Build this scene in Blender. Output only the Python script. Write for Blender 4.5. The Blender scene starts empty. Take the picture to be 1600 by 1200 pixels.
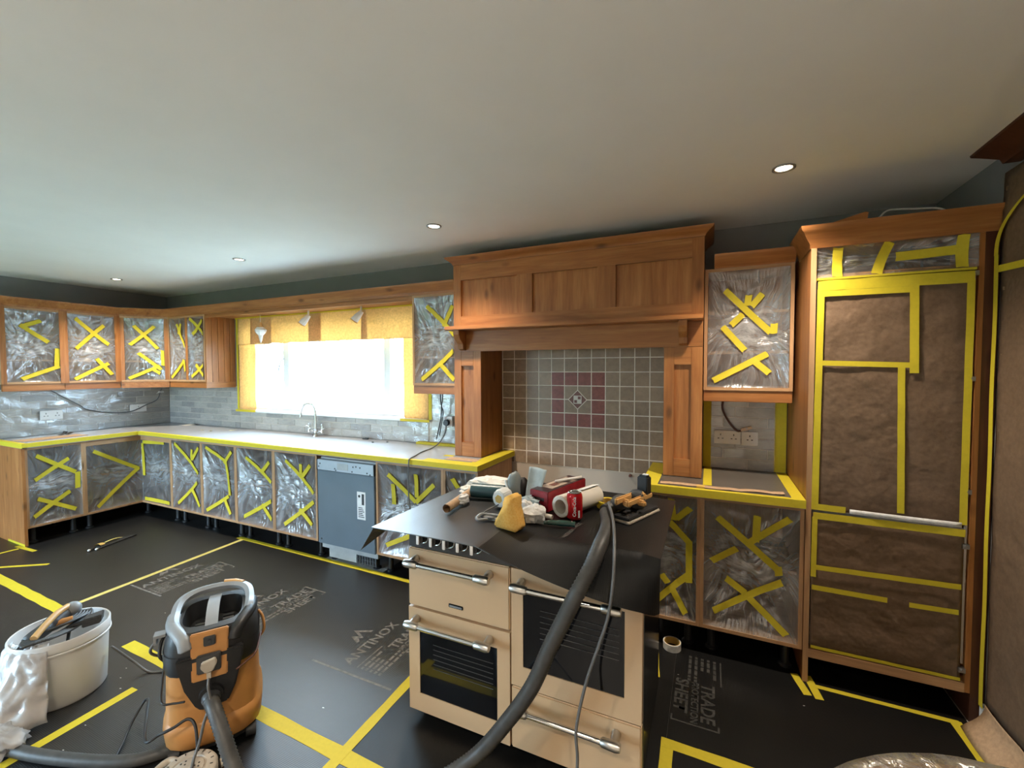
import bpy, bmesh, math, random
from mathutils import Vector, Matrix, noise as mnoise
random.seed(7)
SC = bpy.context.scene
COL = SC.collection
# ------------------------------------------------------------------ camera
cam_d = bpy.data.cameras.new('camera'); cam = bpy.data.objects.new('camera', cam_d); COL.objects.link(cam)
cam_d.sensor_fit = 'HORIZONTAL'; cam_d.sensor_width = 36.0; cam_d.lens = 677.322 / 1600 * 36.0
cam_d.clip_start = 0.02; cam_d.clip_end = 200
_R = (0.910074, 0.414437, -0.002719); _U = (-0.012130, 0.033194, 0.999375); _F = (-0.414269, 0.909472, -0.035236)
cam.matrix_world = Matrix(((_R[0], _U[0], -_F[0], 6.0461), (_R[1], _U[1], -_F[1], -3.1012), (_R[2], _U[2], -_F[2], 1.5566), (0, 0, 0, 1)))
SC.camera = cam
# ------------------------------------------------------------------ sky, light, exposure
WORLD = bpy.data.worlds.new('overcast_sky'); SC.world = WORLD; WORLD.use_nodes = True
bg = WORLD.node_tree.nodes['Background']; bg.inputs[0].default_value = (0.55, 0.79, 1.0, 1); bg.inputs[1].default_value = 27.0
def portal(name, loc, rot, sx, sy):
    l = bpy.data.lights.new(name, 'AREA'); l.shape = 'RECTANGLE'; l.size = sx; l.size_y = sy
    l.cycles.is_portal = True
    o = bpy.data.objects.new(name, l); COL.objects.link(o); o.location = loc; o.rotation_euler = rot
portal('window_portal', (2.6, 0.32, 1.6), (math.radians(90), 0, math.radians(180)), 2.6, 1.1)
portal('patio_fill_portal', (1.1, -5.02, 1.1), (math.radians(90), 0, 0), 2.1, 2.2)  # guides sky light through the patio door added behind the camera
LAMP_W = 98.0
SC.view_settings.view_transform = 'Standard'; SC.view_settings.look = 'None'
SC.view_settings.exposure = 0.25; SC.view_settings.gamma = 1.0; SC.view_settings.use_curve_mapping = False
SC.cycles.max_bounces = 10; SC.cycles.diffuse_bounces = 6; SC.cycles.glossy_bounces = 4
SC.cycles.transparent_max_bounces = 20; SC.cycles.transmission_bounces = 6
SC.cycles.caustics_reflective = False; SC.cycles.caustics_refractive = False
SC.cycles.sample_clamp_indirect = 40.0; SC.cycles.use_denoising = True

# ------------------------------------------------------------------ materials
MATS = {}
class NT:
    def __init__(s, name):
        s.m = bpy.data.materials.new(name); s.m.use_nodes = True; s.t = s.m.node_tree; s.t.nodes.clear()
        s.out = s.n('ShaderNodeOutputMaterial'); MATS[name] = s.m
    def n(s, typ, **kw):
        nd = s.t.nodes.new(typ)
        for k, v in kw.items():
            if k.startswith('i_'):
                key = k[2:]
                key = int(key) if key.isdigit() else key.replace('_', ' ')
                nd.inputs[key].default_value = v
            else: setattr(nd, k, v)
        return nd
    def l(s, a, b): s.t.links.new(a, b)
    def coords(s, scale=(1, 1, 1), rnd=True):
        tc = s.n('ShaderNodeTexCoord'); mp = s.n('ShaderNodeMapping'); mp.inputs['Scale'].default_value = scale
        s.l(tc.outputs['Object'], mp.inputs['Vector'])
        if rnd:
            oi = s.n('ShaderNodeObjectInfo'); ml = s.n('ShaderNodeMath', operation='MULTIPLY', i_1=37.0)
            s.l(oi.outputs['Random'], ml.inputs[0]); s.l(ml.outputs[0], mp.inputs['Location'])
        return mp.outputs['Vector']
    def noise(s, vec, scale, detail=4.0, rough=0.55, dist=0.0):
        nd = s.n('ShaderNodeTexNoise', i_Scale=scale, i_Detail=detail, i_Roughness=rough, i_Distortion=dist); s.l(vec, nd.inputs['Vector'])
        return nd.outputs['Fac']
    def ramp(s, fac, *stops):
        r = s.n('ShaderNodeValToRGB'); e = r.color_ramp.elements
        while len(e) < len(stops): e.new(0.5)
        for el, (p, c) in zip(e, stops):
            el.position = p; el.color = (c, c, c, 1) if isinstance(c, (int, float)) else (*c, 1)
        s.l(fac, r.inputs['Fac']); return r.outputs['Color']
    def mix(s, fac, a, b, mode='MIX'):
        m = s.n('ShaderNodeMix', data_type='RGBA', blend_type=mode)
        for sock, v in ((m.inputs[0], fac), (m.inputs[6], a), (m.inputs[7], b)):
            if isinstance(v, bpy.types.NodeSocket): s.l(v, sock)
            elif isinstance(v, (int, float)): sock.default_value = v
            else: sock.default_value = (*v, 1)
        return m.outputs[2]
    def bump(s, h, strength, dist=0.01):
        b = s.n('ShaderNodeBump', i_Strength=strength, i_Distance=dist); s.l(h, b.inputs['Height']); return b.outputs['Normal']
    def principled(s, color, rough=0.5, metal=0.0, normal=None, spec=0.5, **kw):
        p = s.n('ShaderNodeBsdfPrincipled')
        for sock, v in ((p.inputs['Base Color'], color), (p.inputs['Roughness'], rough), (p.inputs['Metallic'], metal), (p.inputs['Specular IOR Level'], spec)):
            if isinstance(v, bpy.types.NodeSocket): s.l(v, sock)
            elif isinstance(v, (int, float)): sock.default_value = v
            else: sock.default_value = (*v, 1)
        if normal is not None: s.l(normal, p.inputs['Normal'])
        for k, v in kw.items(): p.inputs[k.replace('_', ' ')].default_value = v
        return p.outputs[0]
    def done(s, sh): s.l(sh, s.out.inputs['Surface']); return s.m

def plain(name, color, rough=0.5, metal=0.0, var=0.12, scale=12.0, bump=0.0, spec=0.5, **kw):
    """one colour with slight procedural mottling"""
    t = NT(name); v = t.coords(rnd=False); f = t.noise(v, scale)
    lo = tuple(c * (1 - var) for c in color); hi = tuple(min(1, c * (1 + var)) for c in color)
    c = t.ramp(f, (0.3, lo), (0.7, hi))
    nrm = t.bump(t.noise(v, scale * 6), bump, 0.004) if bump else None
    return t.done(t.principled(c, rough, metal, nrm, spec, **kw))

def wood(name, axis, dark, mid, light, rough=0.42):
    t = NT(name); s = [22, 22, 22]; s['xyz'.index(axis)] = 1.6
    v = t.coords(tuple(s))
    g = t.noise(v, 1.0, 6, 0.6, 0.6)
    fine = t.noise(v, 4.0, 3, 0.6, 0.2)
    c = t.ramp(g, (0.28, dark), (0.5, mid), (0.72, light))
    c = t.mix(t.ramp(fine, (0.35, 0.0), (0.75, 0.35)), c, tuple(x * 0.62 for x in dark))
    s2 = [7, 7, 7]; s2['xyz'.index(axis)] = 3.0
    v2 = t.coords(tuple(s2)); vo = t.n('ShaderNodeTexVoronoi', i_Scale=1.0, i_Randomness=1.0); t.l(v2, vo.inputs['Vector'])
    knot = t.ramp(vo.outputs['Distance'], (0.05, 0.85), (0.16, 0.0))
    c = t.mix(knot, c, tuple(x * 0.4 for x in dark))
    broad = t.ramp(t.noise(t.coords((1, 1, 1)), 2.2, 2), (0.3, 0.82), (0.7, 1.0))
    c = t.mix(1.0, c, broad, 'MULTIPLY')
    return t.done(t.principled(c, rough, 0, t.bump(fine, 0.12, 0.003), 0.35))
OAK = ((0.28, 0.102, 0.027), (0.41, 0.160, 0.046), (0.51, 0.225, 0.072))
CAR = ((0.42, 0.22, 0.10), (0.53, 0.30, 0.15), (0.62, 0.37, 0.19))
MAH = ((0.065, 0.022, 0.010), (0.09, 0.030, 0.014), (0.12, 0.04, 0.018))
for ax in 'xyz':
    wood('oak_' + ax, ax, *OAK); wood('carcass_' + ax, ax, *CAR, rough=0.5)
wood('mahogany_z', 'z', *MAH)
plain('ceiling_paint', (0.82, 0.81, 0.78), 0.85, var=0.02, scale=3, bump=0.05)
plain('wall_paint', (0.205, 0.20, 0.20), 0.8, var=0.06, scale=4, bump=0.05)
plain('cream_wall', (0.52, 0.44, 0.36), 0.8, var=0.05, scale=4)
plain('far_wall', (0.70, 0.66, 0.60), 0.85, var=0.04, scale=3)
plain('white_gloss', (0.82, 0.83, 0.84), 0.3, var=0.02)
plain('white_plastic', (0.74, 0.73, 0.71), 0.4, var=0.03)
plain('bucket_plastic', (0.76, 0.75, 0.74), 0.38, var=0.03, scale=5)
plain('grout', (0.78, 0.70, 0.60), 0.9, var=0.08, scale=30)
for i, c in enumerate([(0.28, 0.195, 0.13), (0.32, 0.225, 0.15), (0.255, 0.175, 0.115), (0.295, 0.205, 0.135)]):
    t = NT('hob_tile_%d' % i); v = t.coords(); f = t.noise(v, 26, 6, 0.65)
    t.done(t.principled(t.ramp(f, (0.25, tuple(x * 0.78 for x in c)), (0.75, tuple(x * 1.25 for x in c))), 0.4, 0, t.bump(f, 0.15, 0.004)))
t = NT('red_tile'); v = t.coords(); f = t.noise(v, 30, 6, 0.7)
t.done(t.principled(t.ramp(f, (0.25, (0.15, 0.035, 0.025)), (0.75, (0.30, 0.085, 0.062))), 0.4, 0, t.bump(f, 0.15, 0.004)))
for i, c in enumerate([(0.52, 0.49, 0.44), (0.45, 0.43, 0.40), (0.58, 0.55, 0.50), (0.40, 0.38, 0.36)]):
    t = NT('stone_tile_%d' % i); v = t.coords((1, 1, 3)); f = t.noise(v, 9, 6, 0.65, 1.5)
    t.done(t.principled(t.ramp(f, (0.3, tuple(x * 0.8 for x in c)), (0.7, tuple(x * 1.12 for x in c))), 0.35, 0, t.bump(f, 0.2, 0.004)))
def tape_mat(name, col):
    t = NT(name); v = t.coords((1, 1, 1)); f = t.noise(v, 60, 4); g = t.noise(v, 9, 2)
    c = t.mix(t.ramp(f, (0.4, 0.0), (0.7, 0.25)), col, tuple(x * 0.72 for x in col))
    d = t.principled(c, 0.55, 0, t.bump(g, 0.25, 0.004), 0.3)
    tr = t.n('ShaderNodeBsdfTranslucent'); tr.inputs[0].default_value = (*col, 1)
    ms = t.n('ShaderNodeMixShader', i_0=0.18); t.l(d, ms.inputs[1]); t.l(tr.outputs[0], ms.inputs[2]); t.done(ms.outputs[0])
tape_mat('yellow_tape', (0.76, 0.62, 0.042)); tape_mat('pale_tape', (0.80, 0.68, 0.22))
def film_mat(name, lo, hi, tint=(0.86, 0.86, 0.86), scale=6.0, gloss=0.16, rough=0.16, radial=False, bump=0.5):
    t = NT(name); v = t.coords((1, 1, 1))
    crumple = t.noise(v, scale * 2.2, 5, 0.62, 0.8); soft = t.noise(v, scale, 3, 0.55, 0.3)
    if radial:   # film pulled tight towards its bunched middle: clear at the rim, cloudy in the middle, streaks radiating
        uv = t.n('ShaderNodeUVMap'); sx = t.n('ShaderNodeSeparateXYZ'); t.l(uv.outputs[0], sx.inputs[0])
        def mth(op, a, b=None):
            m = t.n('ShaderNodeMath', operation=op)
            for i, q in enumerate((a, b)):
                if q is None: continue
                if isinstance(q, (int, float)): m.inputs[i].default_value = q
                else: t.l(q, m.inputs[i])
            return m.outputs[0]
        oi = t.n('ShaderNodeObjectInfo'); wv = t.coords((1, 1, 1)); w1 = mth('SUBTRACT', t.noise(wv, 3.0, 2, 0.5), 0.5); w2 = mth('SUBTRACT', t.noise(wv, 3.7, 2, 0.5), 0.5)
        dx = mth('SUBTRACT', sx.outputs[0], 0.5); dy = mth('ADD', mth('SUBTRACT', sx.outputs[1], 0.52), mth('MULTIPLY', w2, 0.22)); ady = mth('ABSOLUTE', dy)
        fan = mth('ADD', mth('DIVIDE', dx, mth('ADD', ady, 0.22)), mth('MULTIPLY', w1, 0.5)); rn = mth('MULTIPLY', oi.outputs['Random'], 50.0)
        c1 = t.n('ShaderNodeCombineXYZ'); t.l(mth('MULTIPLY', fan, 7.0), c1.inputs[0]); t.l(mth('MULTIPLY', dy, 3.0), c1.inputs[1]); t.l(rn, c1.inputs[2])
        c2 = t.n('ShaderNodeCombineXYZ'); t.l(mth('ADD', mth('MULTIPLY', dx, 4.5), mth('MULTIPLY', w2, 2.0)), c2.inputs[0]); t.l(mth('ADD', mth('MULTIPLY', dy, 24.0), mth('MULTIPLY', w1, 9.0)), c2.inputs[1]); t.l(rn, c2.inputs[2])
        st = t.noise(c1.outputs[0], 1.0, 3, 0.6); hz = t.noise(c2.outputs[0], 1.0, 3, 0.6)
        mid = mth('MULTIPLY', t.ramp(ady, (0.05, 1.0), (0.30, 0.0)), t.ramp(mth('ABSOLUTE', dx), (0.22, 1.0), (0.48, 0.2)))
        vstreak = mth('MULTIPLY', t.ramp(st, (0.46, 0.0), (0.70, 1.0)), mth('SUBTRACT', 1.0, mid)); hstreak = mth('MULTIPLY', t.ramp(hz, (0.36, 0.15), (0.64, 1.0)), mid)
        haze = mth('ADD', mth('ADD', lo, mth('MULTIPLY', hstreak, hi - lo)), mth('MULTIPLY', vstreak, 0.30))
        hgt = mth('ADD', mth('MULTIPLY', st, mth('SUBTRACT', 1.0, mid)), mth('MULTIPLY', hz, mid))
    else:
        haze = t.ramp(soft, (0.35, lo), (0.72, hi)); hgt = crumple
    nrm = t.bump(hgt, bump, 0.02)
    tr = t.n('ShaderNodeBsdfTransparent'); tr.inputs[0].default_value = (0.97, 0.97, 0.97, 1)
    df = t.n('ShaderNodeBsdfDiffuse'); df.inputs[0].default_value = (*tint, 1); t.l(nrm, df.inputs['Normal'])
    tl = t.n('ShaderNodeBsdfTranslucent'); tl.inputs[0].default_value = (*tint, 1); t.l(nrm, tl.inputs['Normal'])
    b = t.n('ShaderNodeMixShader', i_0=0.35); t.l(df.outputs[0], b.inputs[1]); t.l(tl.outputs[0], b.inputs[2])
    m1 = t.n('ShaderNodeMixShader'); t.l(haze, m1.inputs[0]); t.l(tr.outputs[0], m1.inputs[1]); t.l(b.outputs[0], m1.inputs[2])
    gl = t.n('ShaderNodeBsdfGlossy', i_Roughness=rough); t.l(nrm, gl.inputs['Normal'])
    lw = t.n('ShaderNodeLayerWeight', i_Blend=0.35); t.l(nrm, lw.inputs['Normal'])
    gm = t.n('ShaderNodeMath', operation='MULTIPLY_ADD', i_1=0.45, i_2=gloss * 0.5); t.l(lw.outputs['Fresnel'], gm.inputs[0])
    m2 = t.n('ShaderNodeMixShader'); t.l(gm.outputs[0], m2.inputs[0]); t.l(m1.outputs[0], m2.inputs[1]); t.l(gl.outputs[0], m2.inputs[2])
    t.done(m2.outputs[0])
film_mat('film', 0.14, 0.72, (0.82, 0.82, 0.83), radial=True, bump=0.6, gloss=0.24, rough=0.2); film_mat('wall_film', 0.04, 0.16, scale=5.0, bump=0.3); film_mat('bag_film', 0.45, 0.8, (0.88, 0.82, 0.78), 7.0, 0.02, 0.45, bump=0.25)
film_mat('table_film', 0.25, 0.6, (0.8, 0.78, 0.75), 7.0, 0.3)
t = NT('pane_glass'); a_ = t.n('ShaderNodeBsdfTransparent'); g_ = t.n('ShaderNodeBsdfGlossy', i_Roughness=0.01); m_ = t.n('ShaderNodeMixShader', i_0=0.05)
t.l(a_.outputs[0], m_.inputs[1]); t.l(g_.outputs[0], m_.inputs[2]); t.done(m_.outputs[0])
def paper_mat(name, col, trans):
    t = NT(name); v = t.coords((1, 1, 1)); f = t.noise(v, 55, 6, 0.7); g = t.noise(v, 7, 3)
    c = t.ramp(f, (0.3, tuple(x * 0.8 for x in col)), (0.7, tuple(min(1, x * 1.15) for x in col)))
    nrm = t.bump(g, 0.5, 0.03)
    d = t.principled(c, 0.7, 0, nrm, 0.2); tl = t.n('ShaderNodeBsdfTranslucent'); t.l(c, tl.inputs[0])
    ms = t.n('ShaderNodeMixShader', i_0=trans); t.l(d, ms.inputs[1]); t.l(tl.outputs[0], ms.inputs[2]); t.done(ms.outputs[0])
paper_mat('window_paper', (0.80, 0.56, 0.27), 0.45); paper_mat('brown_paper', (0.175, 0.112, 0.07), 0.03); paper_mat('cardboard', (0.50, 0.33, 0.20), 0.0)
paper_mat('white_paper', (0.80, 0.79, 0.77), 0.1)
# black corrugated protection sheet
def sheet_mat(name, axis, base, flute=0.4, spec=0.85, coat=0.18):
    t = NT(name); v = t.coords((1, 1, 1)); w = t.n('ShaderNodeTexWave', wave_type='BANDS', bands_direction=axis, i_Scale=55.0, i_Distortion=0.4, i_Detail=1.0)
    t.l(v, w.inputs['Vector']); s = [1.2, 1.2, 1.2]; s['XY'.index(axis)] = 26
    sc = t.noise(t.coords(tuple(s)), 1.0, 5, 0.7, 0.4); d = t.noise(v, 2.5, 5, 0.6)
    c = t.mix(t.ramp(d, (0.3, 0.0), (0.9, 0.5)), base, tuple(x * 2.0 for x in base))
    h = t.n('ShaderNodeMath', operation='MULTIPLY_ADD', i_1=flute); t.l(w.outputs['Fac'], h.inputs[0]); sc2 = t.n('ShaderNodeMath', operation='MULTIPLY', i_1=0.55); t.l(sc, sc2.inputs[0]); t.l(sc2.outputs[0], h.inputs[2])
    t.done(t.principled(c, t.ramp(d, (0.2, 0.36), (0.8, 0.42)), 0, t.bump(h.outputs[0], 0.25, 0.005), spec, Coat_Weight=coat, Coat_Roughness=0.34, Coat_IOR=1.6))
sheet_mat('protection_sheet', 'Y', (0.0065, 0.0064, 0.0063)); sheet_mat('matt_sheet', 'X', (0.0065, 0.0064, 0.0063), 0.2, 0.35, 0.0); sheet_mat('cooker_sheet', 'X', (0.007, 0.007, 0.008), 0.7, 0.9, 0.3)
plain('shaded_print', (0.045, 0.043, 0.04), 0.6, var=0.4, scale=40); plain('sheet_print', (0.17, 0.16, 0.148), 0.6, var=0.35, scale=40)  # first ink is a darker copy of the print, shade put into its colour
# plastic-covered worktop
plain('covered_worktop', (0.37, 0.375, 0.39), 0.24, var=0.10, scale=2.2); plain('dark_cover', (0.115, 0.10, 0.085), 0.3, var=0.12, scale=4)
plain('worktop_core', (0.30, 0.24, 0.19), 0.5)
plain('chrome', (0.72, 0.71, 0.69), 0.18, 1.0, var=0.04); plain('brushed_steel', (0.56, 0.54, 0.51), 0.32, 1.0, var=0.06)
plain('dull_metal', (0.42, 0.42, 0.42), 0.4, 1.0, var=0.08)
plain('dishwasher_steel', (0.125, 0.155, 0.18), 0.45, 0.25, var=0.07, scale=4); plain('dishwasher_strip', (0.42, 0.46, 0.5), 0.4, 0.2, var=0.05)
plain('grey_metal', (0.40, 0.40, 0.39), 0.5, 0.2)
plain('cream_enamel', (0.62, 0.43, 0.26), 0.28, var=0.02, scale=4); plain('black_enamel', (0.012, 0.012, 0.013), 0.16, var=0.1)
plain('oven_glass', (0.006, 0.006, 0.007), 0.05, var=0.1, spec=0.6); plain('rack_wire', (0.10, 0.10, 0.10), 0.3, 0.6)
plain('black_plastic', (0.018, 0.018, 0.019), 0.42, var=0.2, scale=20, bump=0.1); plain('black_rubber', (0.02, 0.02, 0.02), 0.6, var=0.2)
plain('dark_grey_plastic', (0.055, 0.058, 0.062), 0.45, var=0.15); plain('hose_grey', (0.055, 0.053, 0.050), 0.5, var=0.2, scale=30)
plain('grey_plastic', (0.30, 0.32, 0.34), 0.4, var=0.06); plain('orange_plastic', (0.54, 0.25, 0.075), 0.45, var=0.14, scale=8, bump=0.08)
plain('gold_plastic', (0.66, 0.38, 0.14), 0.4, var=0.1); plain('reel_plastic', (0.52, 0.46, 0.38), 0.5, var=0.12, scale=18)
t = NT('sponge'); v = t.coords(); f = t.noise(v, 130, 3, 0.7)
t.done(t.principled(t.ramp(f, (0.3, (0.88, 0.46, 0.10)), (0.65, (0.95, 0.60, 0.18))), 0.95, 0, t.bump(f, 0.6, 0.004), 0.1, Subsurface_Weight=0.0))
plain('green_roll', (0.035, 0.085, 0.095), 0.35, var=0.15); plain('green_plastic', (0.02, 0.06, 0.045), 0.3, var=0.2)
plain('red_can', (0.55, 0.010, 0.016), 0.22, 0.35, var=0.08); plain('red_card', (0.26, 0.012, 0.022), 0.3, var=0.3, scale=20)
plain('dark_card', (0.045, 0.02, 0.02), 0.35, var=0.5, scale=30); plain('picture_card', (0.42, 0.33, 0.26), 0.4, var=0.4, scale=22)
plain('roll_paper', (0.66, 0.62, 0.55), 0.7, var=0.05); plain('cloth_white', (0.70, 0.67, 0.61), 0.9, var=0.12, scale=15)
plain('cloth_blue', (0.36, 0.44, 0.47), 0.9, var=0.15, scale=25); plain('mask_white', (0.72, 0.73, 0.72), 0.45, var=0.05); plain('mask_grey', (0.20, 0.23, 0.23), 0.5, var=0.1)
plain('tape_core', (0.62, 0.40, 0.10), 0.6, var=0.1); plain('black_cable', (0.02, 0.02, 0.022), 0.45); plain('grey_cable', (0.13, 0.13, 0.13), 0.45); plain('brown_cable', (0.09, 0.035, 0.025), 0.45); plain('white_cable', (0.7, 0.7, 0.68), 0.4)
plain('ink_brown', (0.16, 0.06, 0.045), 0.5); plain('ink_dark', (0.03, 0.03, 0.03), 0.5); plain('print_white', (0.8, 0.8, 0.8), 0.4); plain('sandpaper', (0.05, 0.045, 0.04), 0.9, var=0.3, scale=80)
plain('floor_wood', (0.46, 0.43, 0.40), 0.5, var=0.2, scale=3); plain('grass', (0.09, 0.13, 0.05), 0.9, var=0.3, scale=1.5); plain('paving', (0.37, 0.39, 0.34), 0.9, var=0.3, scale=1.5)
plain('void_black', (0.02, 0.02, 0.022), 0.8)
t = NT('lamp_glow'); e = t.n('ShaderNodeEmission', i_Strength=22.0); e.inputs[0].default_value = (1.0, 0.83, 0.58, 1); t.done(e.outputs[0])

# ------------------------------------------------------------------ mesh helpers
class MB:
    def __init__(s): s.v = []; s.f = []
    def add(s, vs, fs):
        o = len(s.v); s.v += [tuple(p) for p in vs]; s.f += [tuple(o + i for i in q) for q in fs]; return s
    def box(s, x0, x1, y0, y1, z0, z1):
        x0, x1 = sorted((x0, x1)); y0, y1 = sorted((y0, y1)); z0, z1 = sorted((z0, z1))
        return s.add([(x0, y0, z0), (x1, y0, z0), (x1, y1, z0), (x0, y1, z0), (x0, y0, z1), (x1, y0, z1), (x1, y1, z1), (x0, y1, z1)],
                     [(0, 3, 2, 1), (4, 5, 6, 7), (0, 1, 5, 4), (1, 2, 6, 5), (2, 3, 7, 6), (3, 0, 4, 7)])
    def prism(s, pts, fn, a, b):
        """pts: closed 2-D outline; fn(p, q, t) -> world point; extruded t = a..b"""
        n = len(pts); vs = [fn(p, q, a) for p, q in pts] + [fn(p, q, b) for p, q in pts]
        return s.add(vs, [tuple(range(n - 1, -1, -1)), tuple(range(n, 2 * n))] + [(i, (i + 1) % n, n + (i + 1) % n, n + i) for i in range(n)])
    def tube(s, pts, r, seg=10, caps=True):
        pts = [Vector(p) for p in pts]; n = len(pts); rs = r if isinstance(r, (list, tuple)) else [r] * n
        up = None; vs = []
        for i, p in enumerate(pts):
            d = (pts[min(i + 1, n - 1)] - pts[max(i - 1, 0)]).normalized()
            if up is None: up = d.orthogonal().normalized()
            up = (up - d * up.dot(d)); up = up.normalized() if up.length > 1e-6 else d.orthogonal().normalized()
            sd = d.cross(up)
            for k in range(seg):
                a = 2 * math.pi * k / seg; vs.append(p + (up * math.cos(a) + sd * math.sin(a)) * rs[i])
        fs = [(i * seg + k, i * seg + (k + 1) % seg, (i + 1) * seg + (k + 1) % seg, (i + 1) * seg + k) for i in range(n - 1) for k in range(seg)]
        if caps: fs += [tuple(range(seg - 1, -1, -1)), tuple((n - 1) * seg + k for k in range(seg))]
        return s.add(vs, fs)
    def lathe(s, prof, seg=24, c=(0, 0, 0), axis='z', ang=2 * math.pi, sx=1.0, sy=1.0):
        n = len(prof); vs = []
        for k in range(seg):
            a = ang * k / seg
            for r, h in prof:
                p = (r * math.cos(a) * sx, r * math.sin(a) * sy, h)
                if axis == 'x': p = (p[2], p[0], p[1])
                if axis == 'y': p = (p[0], p[2], p[1])
                vs.append((p[0] + c[0], p[1] + c[1], p[2] + c[2]))
        fs = [(k * n + i, ((k + 1) % seg) * n + i, ((k + 1) % seg) * n + i + 1, k * n + i + 1) for k in range(seg) for i in range(n - 1)]
        if axis == 'y': fs = [tuple(reversed(q)) for q in fs]
        return s.add(vs, fs)
    def grid(s, nu, nv, fn):
        vs = [fn(i / nu, j / nv) for j in range(nv + 1) for i in range(nu + 1)]
        return s.add(vs, [(j * (nu + 1) + i, j * (nu + 1) + i + 1, (j + 1) * (nu + 1) + i + 1, (j + 1) * (nu + 1) + i) for j in range(nv) for i in range(nu)])
    def slab(s, nu, nv, fn, th):
        """a grid with thickness: th is a vector added for the back side"""
        f0 = len(s.v); s.grid(nu, nv, fn); o = len(s.v); th = Vector(th)
        back = [tuple(Vector(p) + th) for p in s.v[f0:o]]; fb = [tuple(reversed([i - f0 for i in q])) for q in s.f[-nu * nv:]]
        s.add(back, fb); w = nu + 1
        rim = [i for i in range(nu + 1)] + [(j + 1) * w - 1 for j in range(1, nv + 1)] + [nv * w + i for i in range(nu - 1, -1, -1)] + [j * w for j in range(nv - 1, 0, -1)]
        for a, b in zip(rim, rim[1:] + rim[:1]): s.f.append((f0 + b, f0 + a, o + a, o + b))
        return s
    def blob(s, c, r, amp=0.3, fr=3.0, seg=20, rings=12, seed=0):
        vs = []; c = Vector(c)
        for j in range(rings + 1):
            th = math.pi * j / rings
            for i in range(seg):
                ph = 2 * math.pi * i / seg; d = Vector((math.sin(th) * math.cos(ph), math.sin(th) * math.sin(ph), math.cos(th)))
                k = 1 + amp * (mnoise.noise(d * fr + Vector((seed * 7.1, seed * 3.3, seed))) + 0.6 * abs(mnoise.noise(d * fr * 2.3 + Vector((seed, 5, 2)))))
                vs.append((c.x + d.x * r[0] * k, c.y + d.y * r[1] * k, c.z + d.z * r[2] * k))
        fs = [(j * seg + i, (j + 1) * seg + i, (j + 1) * seg + (i + 1) % seg, j * seg + (i + 1) % seg) for j in range(rings) for i in range(seg)]
        return s.add(vs, fs)
OFF = {}
def link(o): COL.objects.link(o); return o
def put(name, mb, mat, parent=None, smooth=False, bevel=0.0, local=False, fix=True, kind=None):
    """one mesh object from a MB; vertices in world space unless local"""
    me = bpy.data.meshes.new(name); off = Vector((0, 0, 0))
    if parent is not None and not local: off = OFF.get(parent.name, Vector((0, 0, 0)))
    vs = [tuple(Vector(p) - off) for p in mb.v] if off.length else mb.v
    me.from_pydata(vs, [], mb.f); me.validate()
    if bevel or fix:
        bm = bmesh.new(); bm.from_mesh(me)
        bmesh.ops.remove_doubles(bm, verts=bm.verts, dist=1e-6)
        if fix: bmesh.ops.recalc_face_normals(bm, faces=bm.faces)
        if bevel: bmesh.ops.bevel(bm, geom=[e for e in bm.edges if len(e.link_faces) == 2 and e.calc_face_angle(0) > 0.5], offset=bevel, segments=2, affect='EDGES', clamp_overlap=True)
        bm.to_mesh(me); bm.free()
    me.materials.append(MATS[mat])
    if smooth:
        for p in me.polygons: p.use_smooth = True
        if smooth == 'auto':
            bm = bmesh.new(); bm.from_mesh(me)
            for e in bm.edges:
                if len(e.link_faces) == 2 and e.calc_face_angle(0) > 0.7: e.smooth = False
            bm.to_mesh(me); bm.free()
    o = link(bpy.data.objects.new(name, me))
    if parent is not None:
        o.parent = parent; OFF[o.name] = off if not local else Vector((0, 0, 0))
    if kind: o['kind'] = kind
    return o
def tag(o, label, cat, group=None):
    o['label'] = label; o['category'] = cat
    if group: o['group'] = group
    return o
def thing(name, label, cat, loc=(0, 0, 0), rotz=0.0, group=None):
    o = link(bpy.data.objects.new(name, None)); o.empty_display_size = 0.05; o.location = loc; o.rotation_euler = (0, 0, rotz)
    OFF[o.name] = Vector(loc); return tag(o, label, cat, group)
def solo(name, label, cat, mb, mat, group=None, loc=None, **kw):
    """a thing that is one mesh; loc: its origin in world space"""
    o = put(name, mb, mat, **kw)
    if loc is not None:
        L = Vector(loc); o.data.transform(Matrix.Translation(-L)); o.location = L
    return tag(o, label, cat, group)
def struct(name, mb, mat, parent=None, **kw):
    o = put(name, mb, mat, parent, **kw)
    if parent is None: o['kind'] = 'structure'; OFF[o.name] = Vector((0, 0, 0))
    return o
def bx(*a): return MB().box(*a)
def spline(pts, n=8):
    P = [Vector(p) for p in pts]; P = [2 * P[0] - P[1]] + P + [2 * P[-1] - P[-2]]; out = []
    for i in range(1, len(P) - 2):
        a, b, c, d = P[i - 1:i + 3]
        for k in range(n):
            t = k / n; out.append(0.5 * ((2 * b) + (c - a) * t + (2 * a - 5 * b + 4 * c - d) * t * t + (3 * b - a - 3 * c + d) * t ** 3))
    out.append(P[-2]); return out
def text_mesh(body, size, bold=0.0, shear=0.0, align='LEFT', extrude=0.0):
    cu = bpy.data.curves.new('lettering', 'FONT'); cu.body = body; cu.size = size; cu.offset = bold; cu.shear = shear; cu.align_x = align; cu.extrude = extrude; cu.resolution_u = 3
    o = bpy.data.objects.new('lettering', cu); me = bpy.data.meshes.new_from_object(o); bpy.data.objects.remove(o); bpy.data.curves.remove(cu)
    return me
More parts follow.
